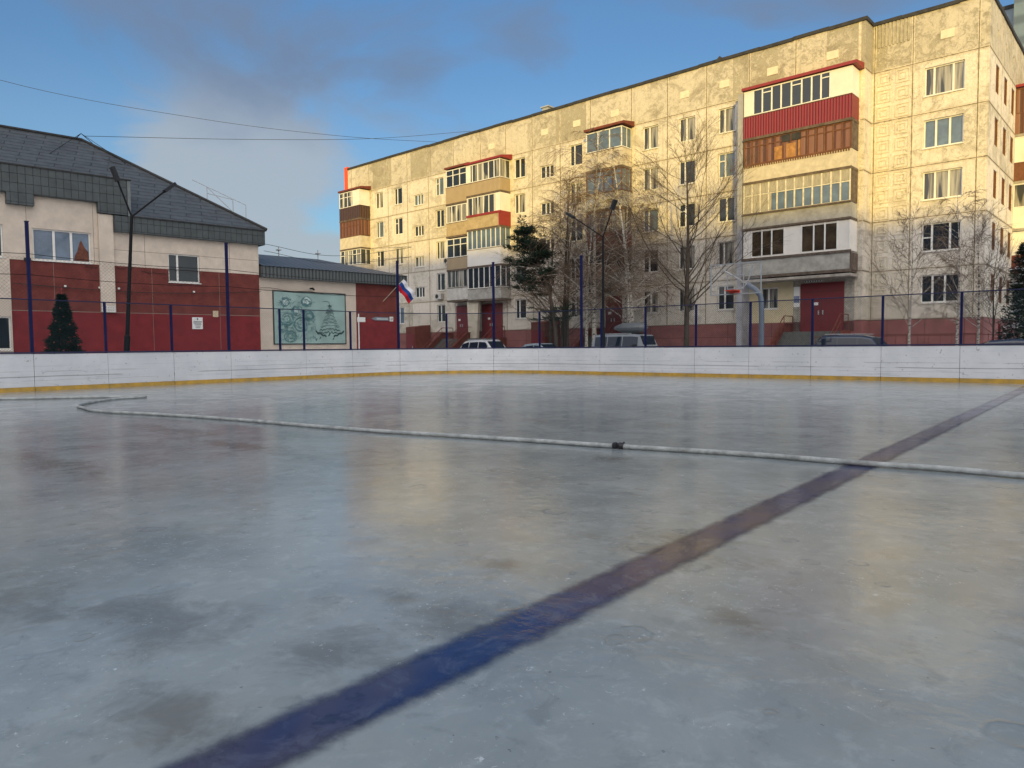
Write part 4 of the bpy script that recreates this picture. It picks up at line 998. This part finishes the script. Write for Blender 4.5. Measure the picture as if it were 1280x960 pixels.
# ------------------------------------------------------------------ hose on the ice
def catmull(pts, n=8):
    P = [Vector(p) for p in pts]; P = [P[0]*2-P[1]]+P+[P[-1]*2-P[-2]]; o = []
    for i in range(1, len(P)-2):
        for k in range(n):
            t = k/n; a, b, c, d = P[i-1:i+3]
            o.append(.5*((2*b)+(c-a)*t+(2*a-5*b+4*c-d)*t*t+(3*b-a-3*c+d)*t**3))
    o.append(P[-2]); return o
hp = [(-25.5, 2.6), (-23.9, 4.3), (-22.6, 5.85), (-21.4, 7.35), (-20.6, 8.25), (-20.27, 8.5), (-20.1, 8.45), (-20.05, 8.2), (-20.0, 7.75), (-19.5, 7.1), (-18.7, 6.45), (-18.05, 6.12), (-17.5, 6.03), (-16.18, 5.89), (-14.2, 6.35), (-12.04, 6.69), (-10.2, 6.85), (-8.52, 7.06), (-6.36, 7.5), (-4.86, 7.76), (-3.33, 8.08), (-2.07, 8.19), (-1.36, 8.31), (-.7, 8.32), (.8, 8.45), (4, 8.6)]
hp = catmull([(x+random.uniform(-.01, .01), y, .033) for x, y in hp], 8)
ho = thing('fire_hose', 'long pale fabric hose lying across the ice with a loop at the left', 'hose', (-4.8, 7.7, 0))
m = MB(); m.tube(hp, .031, 10); part(m, 'hose_body', hosem, ho, smooth=True)
m = MB(); m.tube([(-4.90, 7.752, .04), (-4.87, 7.757, .04), (-4.86, 7.76, .04), (-4.82, 7.768, .04), (-4.81, 7.77, .04), (-4.76, 7.78, .04)], [.037, .045, .036, .036, .048, .036], 14); m.tube([(-4.83, 7.72, .055), (-4.82, 7.70, .085)], .012, 6); m.tube([(-4.80, 7.81, .055), (-4.79, 7.84, .08)], .012, 6)
part(m, 'coupling', mat('dark_coupling', (.035, .035, .04), .5, metal=.4), ho)

# ------------------------------------------------------------------ lamps
def ylamp(label, base, frame, h, arms, r0=.11, lean=(0, 0)):
    t = thing('street_lamp', label, 'street lamp', base, frame)
    bx, by, bz = base; jx, jy = bx+lean[0], by+lean[1]
    m = MB(); pts = [(bx, by, bz), (bx+lean[0]*.25, by+lean[1]*.25, bz+(h-bz)*.25), (bx+lean[0]*.26, by+lean[1]*.26, bz+(h-bz)*.26), (jx, jy, h)]
    m.tube(pts, [r0, r0, r0*.7, r0*.5], 10); part(m, 'pole', blackm, t)
    for (dx, dy, dz) in arms:
        e = Vector((jx+dx, jy+dy, h+dz)); j = Vector((jx, jy, h-.05))
        m = MB(); m.tube([j, e], .034, 8); a = part(m, 'arm', blackm, t)
        d = Vector((dx, dy, dz)).normalized(); hm = MB()
        q = e+d*.55; s = d.cross(Vector((0, 0, 1))).normalized()*.15; u = s.cross(d).normalized()*.06
        c = [e-s-u, e+s-u, q+s-u, q-s-u, e-s+u, e+s+u, q+s+u, q-s+u]
        for f in ((0, 1, 2, 3), (4, 7, 6, 5), (0, 4, 5, 1), (1, 5, 6, 2), (2, 6, 7, 3), (3, 7, 4, 0)): hm.face([c[i] for i in f])
        part(hm, 'lamp_head', mat('lamp_head_paint', (.03, .032, .036), .6), a)
ylamp('black two armed street lamp in front of the beige and red hall', (-31, 8.52, GZ), LBA, 6.55, ((0, -.45, 1.25), (.0, 1.25, 1.1)), lean=(0, .42))
ylamp('black two armed street lamp among the bare birches', (-23.31, 33, GZ), APA, 7.3, ((-2.0, 0, 1.25), (.6, 0, 1.35)))

# ------------------------------------------------------------------ basketball hoop
bh = thing('basketball_hoop', 'basketball backboard with clear panel, red rim and grey bent pole behind the barrier', 'basketball hoop', (-11.75, 30.2, GZ))
m = MB(); m.tube(catmull([(-11.75, 30.2, GZ), (-11.75, 30.2, 2.9), (-11.9, 30.15, 3.5), (-12.3, 30.0, 3.85)], 6), .11, 12); part(m, 'pole', mat('hoop_pole', (.12, .15, .20), .5, var=.2), bh, smooth=True)
xa, xb, za, zb, yb = -13.85, -11.60, 3.42, 4.75, 29.8
m = MB(); w = .038
for (a, b, c, d) in ((xa, xb, zb-w, zb), (xa, xb, za, za+w), (xa, xa+w, za+w, zb-w), (xb-w, xb, za+w, zb-w)): m.box(a, b, yb-.03, yb+.03, c+.001, d-.001)
for (a, b, c, d) in ((-13.1, -12.35, 4.22, 4.26), (-13.1, -12.35, 3.64, 3.68), (-13.1, -13.06, 3.68, 4.22), (-12.39, -12.35, 3.68, 4.22)): m.box(a, b, yb-.012, yb+.012, c+.001, d-.001)
fr = part(m, 'backboard_frame', mat('hoop_white', (.30, .32, .34), .5), bh)
gm_, nd, lk, b = newmat('clear_panel'); b.inputs['Base Color'].default_value = (.7, .75, .78, 1); b.inputs['Roughness'].default_value = .1; b.inputs['Alpha'].default_value = .05
m = MB(); m.box(xa+w, xb-w, yb+.031, yb+.037, za+w, zb-w); part(m, 'clear_panel', gm_, bh)
m = MB()
for a, b in (((-12.3, 30.0, 3.85), (-13.3, 29.86, 4.5)), ((-12.3, 30.0, 3.85), (-12.0, 29.86, 4.6)), ((-12.3, 30.0, 3.85), (-12.7, 29.86, 3.5))): m.tube([a, b], .03, 6)
part(m, 'brace', galv, bh)
m = MB(); m.tube([(-12.72+.23*cos(t*pi/10), 29.45+.23*sin(t*pi/10), 3.55) for t in range(21)], .018, 6); m.box(-12.95, -12.5, 29.66, 29.76, 3.48, 3.60); m.box(-12.98, -12.46, 29.2, 29.66, 3.555, 3.575)
part(m, 'rim', mat('rim_red', (.62, .05, .02), .5), bh)

# ------------------------------------------------------------------ cars
def car(label, base, frame, rz, Lc, Wc, Hc, paint, kind='hatch', group='cars parked behind the rink'):
    t = thing('parked_car', label, 'car', base, frame, rz, group)
    hw = Wc/2
    if kind == 'van': prof = [(-Lc/2, .55, 1.05), (-Lc/2+.05, .35, Hc*.60), (-Lc/2+.25, .3, Hc*.62), (Lc/2-1.1, .3, Hc*.60), (Lc/2-.15, .3, Hc*.47), (Lc/2, .4, Hc*.36)]; gh = [(-Lc/2+.08, .62), (-Lc/2+.22, .98), (-Lc/2+.6, 1.0), (Lc*.10, 1.0), (Lc*.20, .97), (Lc/2-1.15, .60)]
    elif kind == 'suv': prof = [(-Lc/2, .45, Hc*.55), (-Lc/2+.1, .3, Hc*.61), (Lc/2-1.35, .3, Hc*.60), (Lc/2-.2, .3, Hc*.50), (Lc/2, .4, Hc*.36)]; gh = [(-Lc/2+.12, .61), (-Lc/2+.5, .93), (-Lc/2+.9, .985), (-.2, 1.0), (Lc*.08, .98), (Lc/2-1.4, .60)]
    else: prof = [(-Lc/2, .4, Hc*.55), (-Lc/2+.15, .28, Hc*.63), (Lc/2-1.35, .28, Hc*.62), (Lc/2-.2, .28, Hc*.50), (Lc/2, .38, Hc*.36)]; gh = [(-Lc/2+.35, .63), (-Lc/2+1.05, .95), (-.3, 1.0), (.15, .985), (Lc/2-1.45, .61)]
    m = MB(); secs = []
    for (x, z0, z1) in prof:
        e = .82 if abs(x) > Lc/2-.01 else 1
        secs.append([(x, -hw*.9*e, z0), (x, -hw*e, z0+.15), (x, -hw*e, z1-.22), (x, -hw*.93*e, z1-.03), (x, -hw*.8*e, z1), (x, hw*.8*e, z1), (x, hw*.93*e, z1-.03), (x, hw*e, z1-.22), (x, hw*e, z0+.15), (x, hw*.9*e, z0)])
    for a, b in zip(secs[:-1], secs[1:]):
        for j in range(10): m.face([a[j], a[(j+1) % 10], b[(j+1) % 10], b[j]])
    m.face(secs[0][::-1]); m.face(secs[-1])
    zb = Hc*.60; secs = []
    for (x, q) in gh:
        z = q*Hc; k = (q-.60)/.40; wtop = hw*(.94-.16*k)
        secs.append([(x, -hw*.93, zb-.04), (x, -wtop, max(z-.07, zb-.03)), (x, -wtop+.1, z), (x, 0, z+.015*k), (x, wtop-.1, z), (x, wtop, max(z-.07, zb-.03)), (x, hw*.93, zb-.04)])
    for a, b in zip(secs[:-1], secs[1:]):
        for j in range(6): m.face([a[j], b[j], b[j+1], a[j+1]])
    part(m, 'body', paint, t, smooth=False, local=True)
    # side glass, slightly proud of the cabin
    gx = [(x, q*Hc) for x, q in gh]
    def ztop(x):
        for (a, za), (b, zb_) in zip(gx[:-1], gx[1:]):
            if a <= x <= b: return za+(zb_-za)*(x-a)/(b-a)
        return zb
    xs = gx[0][0]+.2, gx[-1][0]-.25; pill = [xs[0], xs[0]+(xs[1]-xs[0])*.30, xs[0]+(xs[1]-xs[0])*.64, xs[1]]
    for (a, b) in zip(pill[:-1], pill[1:]):
        for sg in (-1, 1):
            g = MB(); n = 6; a2, b2 = a+.04, b-.04
            for i in range(n):
                u, v = a2+(b2-a2)*i/n, a2+(b2-a2)*(i+1)/n
                def pt(x, top):
                    z = max(ztop(x)-.13, zb+.03) if top else zb+.02
                    k = (z/Hc-.60)/.40; ww = hw*(.94-.16*k)+.012
                    return (x, sg*ww, z)
                g.face([pt(u, 0), pt(v, 0), pt(v, 1), pt(u, 1)])
            part(g, 'side_window', glassg, t, local=True)
    for (i0, nm, o_) in ((0, 'rear_window', -.012), (len(gx)-2, 'windscreen', .012)):
        (xa_, za_), (xb_, zb2) = gx[i0], gx[i0+1]; g = MB()
        f1, f2 = .12, .88
        pa = (xa_+(xb_-xa_)*f1+o_, za_+(zb2-za_)*f1+.012); pb = (xa_+(xb_-xa_)*f2+o_, za_+(zb2-za_)*f2+.012)
        g.face([(pa[0], -hw*.76, pa[1]), (pb[0], -hw*.70, pb[1]), (pb[0], hw*.70, pb[1]), (pa[0], hw*.76, pa[1])]); part(g, nm, glassg, t, local=True)
    for x in (-Lc*.30, Lc*.31):
        for sg in (-1, 1):
            w_ = MB(); w_.tube([(x, sg*(hw-.2), .32), (x, sg*(hw+.005), .32)], .32, 18); wo = part(w_, 'wheel', mat('tyre', (.02, .02, .02), .8), t, local=True)
            w_ = MB(); w_.tube([(x, sg*(hw+.006), .32), (x, sg*(hw+.02), .32)], .19, 12); part(w_, 'rim', galv, wo, local=True)
    for sg in (-1, 1):
        w_ = MB(); w_.box(Lc/2-.12, Lc/2-.02, sg*hw*.5, sg*hw*.78, Hc*.38, Hc*.46); part(w_, 'headlight', paper, t, local=True)
        w_ = MB(); w_.box(-Lc/2-.01, -Lc/2+.06, sg*hw*.55, sg*hw*.8, Hc*.44, Hc*.56); part(w_, 'tail_light', darkred, t, local=True)
        w_ = MB(); w_.box(gx[-1][0]-.5, gx[-1][0]-.38, sg*hw*.98, sg*(hw+.16), Hc*.58, Hc*.66); part(w_, 'mirror', darkm, t, local=True)
    if kind in ('suv', 'van'):
        for sg in (-1, 1):
            w_ = MB(); w_.tube([(-Lc*.33, sg*hw*.66, Hc+.03), (Lc*.06, sg*hw*.66, Hc+.04)], .018, 6); part(w_, 'roof_rail', galv, t, local=True)
    return t
cp = lambda n, c: mat(n, c, .25, var=.05, coat=1)
car('white estate car parked by the double entrance stairs', (-34.0, 35.0, GZ), APA, 0, 4.5, 1.8, 1.5, cp('car_white', (.66, .67, .70)), 'suv')
car('silver blue car with low roof parked before the pine', (-29.2, 35.0, GZ), APA, 0, 4.3, 1.7, 1.24, cp('car_silver', (.26, .31, .36)))
van = car('silver minivan carrying a grey roof box', (-22.4, 34.5, GZ), APA, 0, 4.6, 1.8, 1.68, cp('car_grey', (.24, .26, .29)), 'van')
car('dark navy car parked by the red entrance on the right', (-11.3, 34.0, GZ), APA, pi, 4.4, 1.75, 1.43, cp('car_navy', (.02, .03, .06)), 'suv')
car('white car barely showing over the barrier below the flag', (-43.5, 34.0, GZ), APA, 0, 4.3, 1.7, 1.18, cp('car_white', (.66, .67, .70)))
car('dark car barely showing over the barrier at the right edge', (-4.3, 34.5, GZ), APA, 0, 4.3, 1.75, 1.18, cp('car_navy', (.02, .03, .06)))
rb = thing('roof_box', 'grey streamlined luggage box on the roof of the silver minivan', 'roof box', (-22.5, 34.5, GZ+1.74), APA)
secs = []; m = MB()
for i in range(9):
    t_ = i/8; x = -1.05+2.1*t_; k = sqrt(max(.02, 1-abs(2*t_-1.1)**3)) if t_ < 1 else .2; k = max(.28, min(1, k))
    secs.append([(x, .42*k*cos(a)*1.0, .30+.30*k*sin(a)) for a in [2*pi*j/12 for j in range(12)]])
for a, b in zip(secs[:-1], secs[1:]):
    for j in range(12): m.face([a[j], a[(j+1) % 12], b[(j+1) % 12], b[j]])
m.face(secs[0]); m.face(secs[-1][::-1]); part(m, 'shell', mat('box_grey', (.13, .14, .15), .4, var=.15), rb, smooth=True, local=True)
m = MB()
for x in (-.55, .45): m.box(x, x+.06, -.6, .6, -.06, .0)
part(m, 'crossbar', blackm, rb, local=True)

# ------------------------------------------------------------------ trees
def birchbark():
    mt, nd, lk, b = newmat('birch_bark'); h = G(nd, lk); tc = nd.new('ShaderNodeTexCoord'); P = tc.outputs['Object']
    mk = h.rng(h.noise(h.mapping(P, (6, 6, 14)), 1, 4, .6), .50, .60)
    c = h.mix(mk, (.50, .46, .40), (.06, .05, .045)); lk.new(c, b.inputs['Base Color']); b.inputs['Roughness'].default_value = .8; return mt
BARK = birchbark(); BROWN = mat('brown_bark', (.075, .058, .045), .9, var=.4, scale=8, bump=.01, bscale=30)
TWIG = mat('birch_twig', (.15, .105, .075), .85, var=.3, scale=3); TWIGR = mat('brown_twig', (.13, .10, .075), .85, var=.3, scale=3)
def bare_tree(label, base, height, r0, seed, bark, twig, stems=1, spread=1.0, droop=.0, nb=26, tw=9, low=.22, name='birch_tree', cat='tree', lean=(0, 0), group=None, trm=.0068):
    R_ = random.Random(seed); t = thing(name, label, cat, base, APA, R_.uniform(-.2, .2) if 0 else 0, group)
    tm, cm = MB(), MB()
    for st in range(stems):
        ang = R_.uniform(0, 6.28); ln = (0 if stems == 1 else .9*(1 if st else .4)); H_ = height*(1 if st == 0 else R_.uniform(.72, .97))
        sx, sy = (0, 0) if st == 0 else (R_.uniform(-.5, .5), R_.uniform(-.4, .4))
        ex, ey = lean[0]+cos(ang)*ln*height*.09, lean[1]+sin(ang)*ln*height*.06
        n = 10; spine = []
        for i in range(n+1):
            f = i/n; spine.append(Vector((sx+ex*f*f+.10*sin(f*5+st+seed)*f, sy+ey*f*f+.10*cos(f*4+seed)*f, H_*f)))
        rad = [r0*(1-.93*i/n)*(1 if st == 0 else .75) for i in range(n+1)]; rad[0] *= 1.25
        tm.tube(spine, rad, 8)
        nbr = int(nb*(1 if st == 0 else .7))
        for bi in range(nbr):
            f = low+(.97-low)*((bi+R_.random())/nbr); k = f*n; i = min(n-1, int(k)); p = spine[i].lerp(spine[i+1], k-i)
            a = R_.uniform(0, 2*pi); ln_ = H_*(.34*(1-f)**.7+.06)*spread*R_.uniform(.7, 1.15)
            up = R_.uniform(.3, .9)
            d = Vector((cos(a), sin(a), up)).normalized(); pts = [p]; q = p.copy(); ns = 6
            for s_ in range(ns):
                d = (d+Vector((R_.uniform(-.18, .18), R_.uniform(-.18, .18), R_.uniform(-.02, .26)-droop*s_*.16))).normalized(); q = q+d*ln_/ns; pts.append(q.copy())
            rr0 = max(.010, rad[i]*.30); tm.tube(pts, [rr0*(1-.8*s_/ns) for s_ in range(ns+1)], 5, caps=False)
            for ti in range(tw):
                g = R_.uniform(.18, 1)*ns; j = min(ns-1, int(g)); pp = pts[j].lerp(pts[j+1], g-j); dd = (pts[j+1]-pts[j]).normalized()
                d2 = (dd+Vector((R_.uniform(-.9, .9), R_.uniform(-.9, .9), R_.uniform(-.35, .6)))).normalized(); l2 = ln_*R_.uniform(.22, .5); tp = [pp]; qq = pp.copy()
                for s_ in range(4):
                    d2 = (d2+Vector((R_.uniform(-.25, .25), R_.uniform(-.25, .25), .08-droop*.55))).normalized(); qq = qq+d2*l2/4; tp.append(qq.copy())
                cm.tube(tp, [trm*1.25, trm, trm*.8, trm*.65, trm*.4], 3, caps=False)
                for u in range(4):
                    j2 = R_.randint(1, 3); d3 = (tp[j2+1]-tp[j2]).normalized()+Vector((R_.uniform(-.8, .8), R_.uniform(-.8, .8), R_.uniform(-.5, .5)-droop*.6)); d3.normalize(); l3 = l2*R_.uniform(.3, .6)
                    m1 = tp[j2]+d3*l3*.5+Vector((0, 0, .01)); cm.tube([tp[j2], m1, m1+(d3+Vector((0, 0, -.25*droop))).normalized()*l3*.5], [trm*.7, trm*.55, trm*.35], 3, caps=False)
    b = BASE[t.name]
    part(tm, 'trunk', bark, t, smooth=True, local=True); part(cm, 'crown', twig, t, local=True)
    return t
gb = 'bare birches before the apartment block'
bare_tree('tall many stemmed bare birch, highest of the clump beside the street lamp', (-28.3, 39, GZ), 15.0, .17, 1, BARK, TWIG, 3, 1.2, .55, 40, 15, group=gb)
bare_tree('white trunked bare birch leaning left behind the silver minivan', (-25.4, 39.2, GZ), 13.8, .16, 2, BARK, TWIG, 2, 1.15, .6, 36, 14, lean=(-2.2, 0), group=gb)
bare_tree('bushy bare birch with low branches left of the dark lamp pole', (-30.2, 38.4, GZ), 12.6, .13, 3, BROWN, TWIG, 3, 1.2, .35, 32, 13, low=.12, group=gb)
bare_tree('smaller bare birch right beside the pine', (-32.4, 39.5, GZ), 10.6, .10, 4, BROWN, TWIG, 2, 1.3, .4, 30, 13, low=.12, group=gb)
bare_tree('slender bare birch at the right side of the birch clump', (-26.6, 40.2, GZ), 12.0, .10, 8, BARK, TWIG, 2, 1.2, .5, 30, 12, low=.15, group=gb)
bare_tree('large bare brown tree with forked limbs left of the basketball hoop', (-20.96, 38, GZ), 12.3, .18, 5, BROWN, TWIGR, 1, 1.7, .12, 34, 16, low=.2, name='bare_tree')
gs = 'young birches by the right corner'
bare_tree('young bare birch nearest the red entrance, in front of relief squares', (-9.5, 39, GZ), 7.3, .07, 11, BARK, TWIG, 1, 1.2, .1, 28, 10, group=gs, trm=.0055)
bare_tree('young spotted birch standing before the corner windows', (-7.5, 39, GZ), 8.0, .075, 12, BARK, TWIG, 1, 1.2, .55, 30, 11, group=gs, trm=.0055)
bare_tree('young bare birch just left of the building corner', (-6.67, 39, GZ), 7.3, .07, 13, BARK, TWIG, 1, 1.2, .1, 28, 10, group=gs, trm=.0055)
bare_tree('thin dark sapling with two leaders at the building corner', (-6.0, 38.4, GZ), 5.6, .05, 14, BROWN, TWIGR, 2, 1.1, -.1, 16, 7, group=gs, trm=.0055, name='bare_sapling')

def needles(m, c, r, n, R_, L_=.16, w=.022, flat=.7):
    for _ in range(n):
        a, b_ = R_.uniform(0, 2*pi), R_.gauss(0, .5); rr = r*R_.random()**.4
        p = c+Vector((cos(a)*cos(b_)*rr, sin(a)*cos(b_)*rr, sin(b_)*rr*flat))
        d = Vector((cos(a)+R_.uniform(-.6, .6), sin(a)+R_.uniform(-.6, .6), R_.uniform(-.3, .9))).normalized()*L_*R_.uniform(.6, 1.2)
        s = d.cross(Vector((R_.uniform(-1, 1), R_.uniform(-1, 1), R_.uniform(-1, 1)))).normalized()*w
        m.face([p-s, p+s, p+d])
pineg = mat('pine_needles', (.014, .034, .020), .7, var=.45, scale=2.5)
pt = thing('pine_tree', 'dark green pine with crooked trunk and crown leaning left', 'tree', (-29.3, 36.2, GZ), APA)
R_ = random.Random(4); tm, cm = MB(), MB()
trunk = catmull([(0.1, 0, 0), (.02, 0, 2.0), (-.25, 0, 3.6), (-.75, 0, 5.2), (-1.5, 0, 6.6), (-2.4, 0, 8.0), (-2.85, 0, 9.2)], 4)
tm.tube(trunk, [.15*(1-.85*i/(len(trunk)-1)) for i in range(len(trunk))], 8)
tips = []
for (z0, dx, dz, l) in ((3.4, 1, .15, 1.5), (3.2, -1, .1, 1.9), (2.9, 1, -.1, 1.3), (3.0, -1, -.15, 1.6), (4.6, -1, .0, 3.2), (5.0, -1, .12, 3.6), (5.6, -1, .28, 3.4), (6.1, -1, .15, 2.4), (5.4, .3, .2, .9), (6.6, 1, .35, 1.3), (6.9, -1, .25, 2.0), (7.4, .6, .45, 1.0), (7.7, -1, .35, 1.3), (8.3, 1, .5, .6), (8.4, -1, .5, .8), (5.2, -.6, .1, 2.2), (6.4, -.5, .2, 1.7), (7.0, .2, .4, 1.2)):
    for yy in (-.5, .15, .65):
        k = min(range(len(trunk)), key=lambda i: abs(trunk[i].z-z0)); p = trunk[k]; d = Vector((dx, yy+R_.uniform(-.2, .2), dz+R_.uniform(-.1, .1))).normalized(); q = p.copy(); pts = [p]
        ll = l*R_.uniform(.6, 1.05)
        for s_ in range(6):
            d = (d+Vector((R_.uniform(-.15, .15), R_.uniform(-.2, .2), R_.uniform(-.05, .14)))).normalized(); q = q+d*ll/6; pts.append(q.copy())
            if s_ >= 2: tips.append((q.copy(), z0)); 
            if s_ >= 2 and z0 > 4: tips.append((q+Vector((R_.uniform(-.35, .35), R_.uniform(-.35, .35), R_.uniform(-.1, .35))), z0))
        tm.tube(pts, [.045*(1-.7*i/6) for i in range(7)], 5, caps=False)
tips += [(trunk[-1]+Vector((R_.uniform(-.2, .2), 0, .2*i)), 9) for i in range(3)]
for p, z0 in tips:
    if z0 < 4 and R_.random() < .35: continue
    needles(cm, p, .26 if z0 > 4 else .18, 46 if z0 > 4 else 28, R_, .20, .024)
part(tm, 'trunk', BROWN, pt, smooth=True, local=True); part(cm, 'crown', pineg, pt, local=True)

# decorated fir before the hall
ft = thing('christmas_tree', 'dark artificial fir strung with small lights, standing before the red wall', 'christmas tree', (-32.6, 6.78, GZ), LBA)
m = MB(); m.tube([(0, 0, 0), (0, 0, 3.0)], .06, 6); part(m, 'trunk', BROWN, ft, local=True)
cm = MB(); R_ = random.Random(9)
for i in range(1500):
    f = R_.random()**1.15; z = .15+3.05*f; r = .84*(1-f)**.95*(.80+.28*(sin(f*34)*.5+.5))*R_.uniform(.72, 1.02)+.02; a = R_.uniform(0, 6.28)
    needles(cm, Vector((r*cos(a), r*sin(a), z)), .09, 9, R_, .13, .022)
part(cm, 'crown', mat('fir_needles', (.010, .020, .014), .6, var=.4), ft, local=True)
m = MB()
for i in range(46):
    f = (i+.5)/46; z = .2+2.9*f; r = .88*(1-f)**.95+.03; a = i*2.4; p = Vector((r*cos(a), r*sin(a), z)); m.box(p.x-.022, p.x+.022, p.y-.022, p.y+.022, p.z-.022, p.z+.022)
part(m, 'bauble', mat('bauble', (.30, .05, .04), .3, var=.6, scale=9), ft, local=True)
m = MB(); m.tube([(0, 0, 3.15), (0, 0, 3.5)], .018, 5); m.tube([(-.06, 0, 3.42), (.06, 0, 3.42)], .02, 5); part(m, 'top_star', darkred, ft, local=True)

# dark spruce/thuja at the right edge, dusted with snow
th = thing('evergreen_tree', 'dark evergreen dusted with snow at the right edge of the apartment block', 'tree', (-4.7, 37.5, GZ), APA)
m = MB(); m.tube([(0, 0, 0), (0, 0, 4.9)], [.09, .02], 6); part(m, 'trunk', BROWN, th, local=True)
cm, sm = MB(), MB(); R_ = random.Random(31)
for i in range(520):
    f = R_.random(); z = .3+4.9*f; r = (.95*(1-f)**.6)*R_.uniform(.25, 1.05); a = R_.uniform(0, 6.28); p = Vector((r*cos(a), r*sin(a), z))
    needles(cm, p, .2, 26, R_, .15, .022)
    if R_.random() < .22: needles(sm, p+Vector((0, -.05, .06)), .11, 12, R_, .09, .03, .3)
part(cm, 'crown', mat('spruce_needles', (.020, .030, .020), .7, var=.4), th, local=True); part(sm, 'snow', mat('snow_clump', (.66, .68, .70), .8), th, local=True)

# low garden fence and red marker post before the right plinth
gf = thing('garden_fence', 'low thin rusty metal fence along the young birches', 'fence', (-9, 40.5, GZ), APA)
m = MB()
for i in range(19): m.tube([(-14.5+i*.5, 40.5, GZ), (-14.5+i*.5, 40.5, 1.75)], .014, 5)
part(m, 'picket', brownred, gf)
for z in (1.66, 1.0): m = MB(); m.tube([(-14.6, 40.5, z), (-5.4, 40.5, z)], .018, 5); part(m, 'rail', brownred, gf)
rp = thing('hydrant_post', 'short dark red post with cross handle near the right corner', 'post', (-5.7, 38.0, GZ), APA)
m = MB(); m.tube([(-5.7, 38, GZ), (-5.7, 38, 2.1)], .05, 8); part(m, 'post', darkred, rp)
m = MB(); m.tube([(-6.05, 38, 1.30), (-5.9, 38, 1.48), (-5.5, 38, 1.48), (-5.35, 38, 1.30)], .03, 6); part(m, 'handle', darkred, rp)

# ------------------------------------------------------------------ overhead cables
def cable(label, pts, r=.015):
    m = MB(); m.tube(catmull(pts, 10), r, 5); o = m.build('overhead_cable', mat('cable_grey', (.05, .055, .065), .7)); tag(o, label, 'cable', 'overhead cables')
cable('overhead cable sagging from the top left edge to the apartment roof', [(-55.4, 2, 20.2), (-55.4, 15.0, 18.6), (-51.4, 26.1, 17.9), (-46.5, 35.0, 17.6), tuple(rotz((-48.5, 44.2, 19.45), APA))])
p0 = rotz((-46.4, 11.1, 13.3), LBA)
p1 = rotz((-44.3, 43.6, 19.45), APA)
cable('overhead cable running level from the hall roof ridge to the apartment roof', [tuple(p0), tuple(p0.lerp(p1, .33)+Vector((0, 0, -.35))), tuple(p0.lerp(p1, .66)+Vector((0, 0, -.45))), tuple(p1)])
cable('upper of two low wires between the hall and the apartment block', [(-38.2, 23.0, 7.35), (-36.9, 27, 6.9), (-40, 36, 8.6), tuple(rotz((-58.3, 43.6, 11.0), APA))], .014)
cable('lower of two low wires between the hall and the apartment block', [(-38.2, 23.0, 6.95), (-36.9, 27, 6.45), (-40, 36, 7.9), tuple(rotz((-58.3, 43.6, 9.9), APA))], .014)
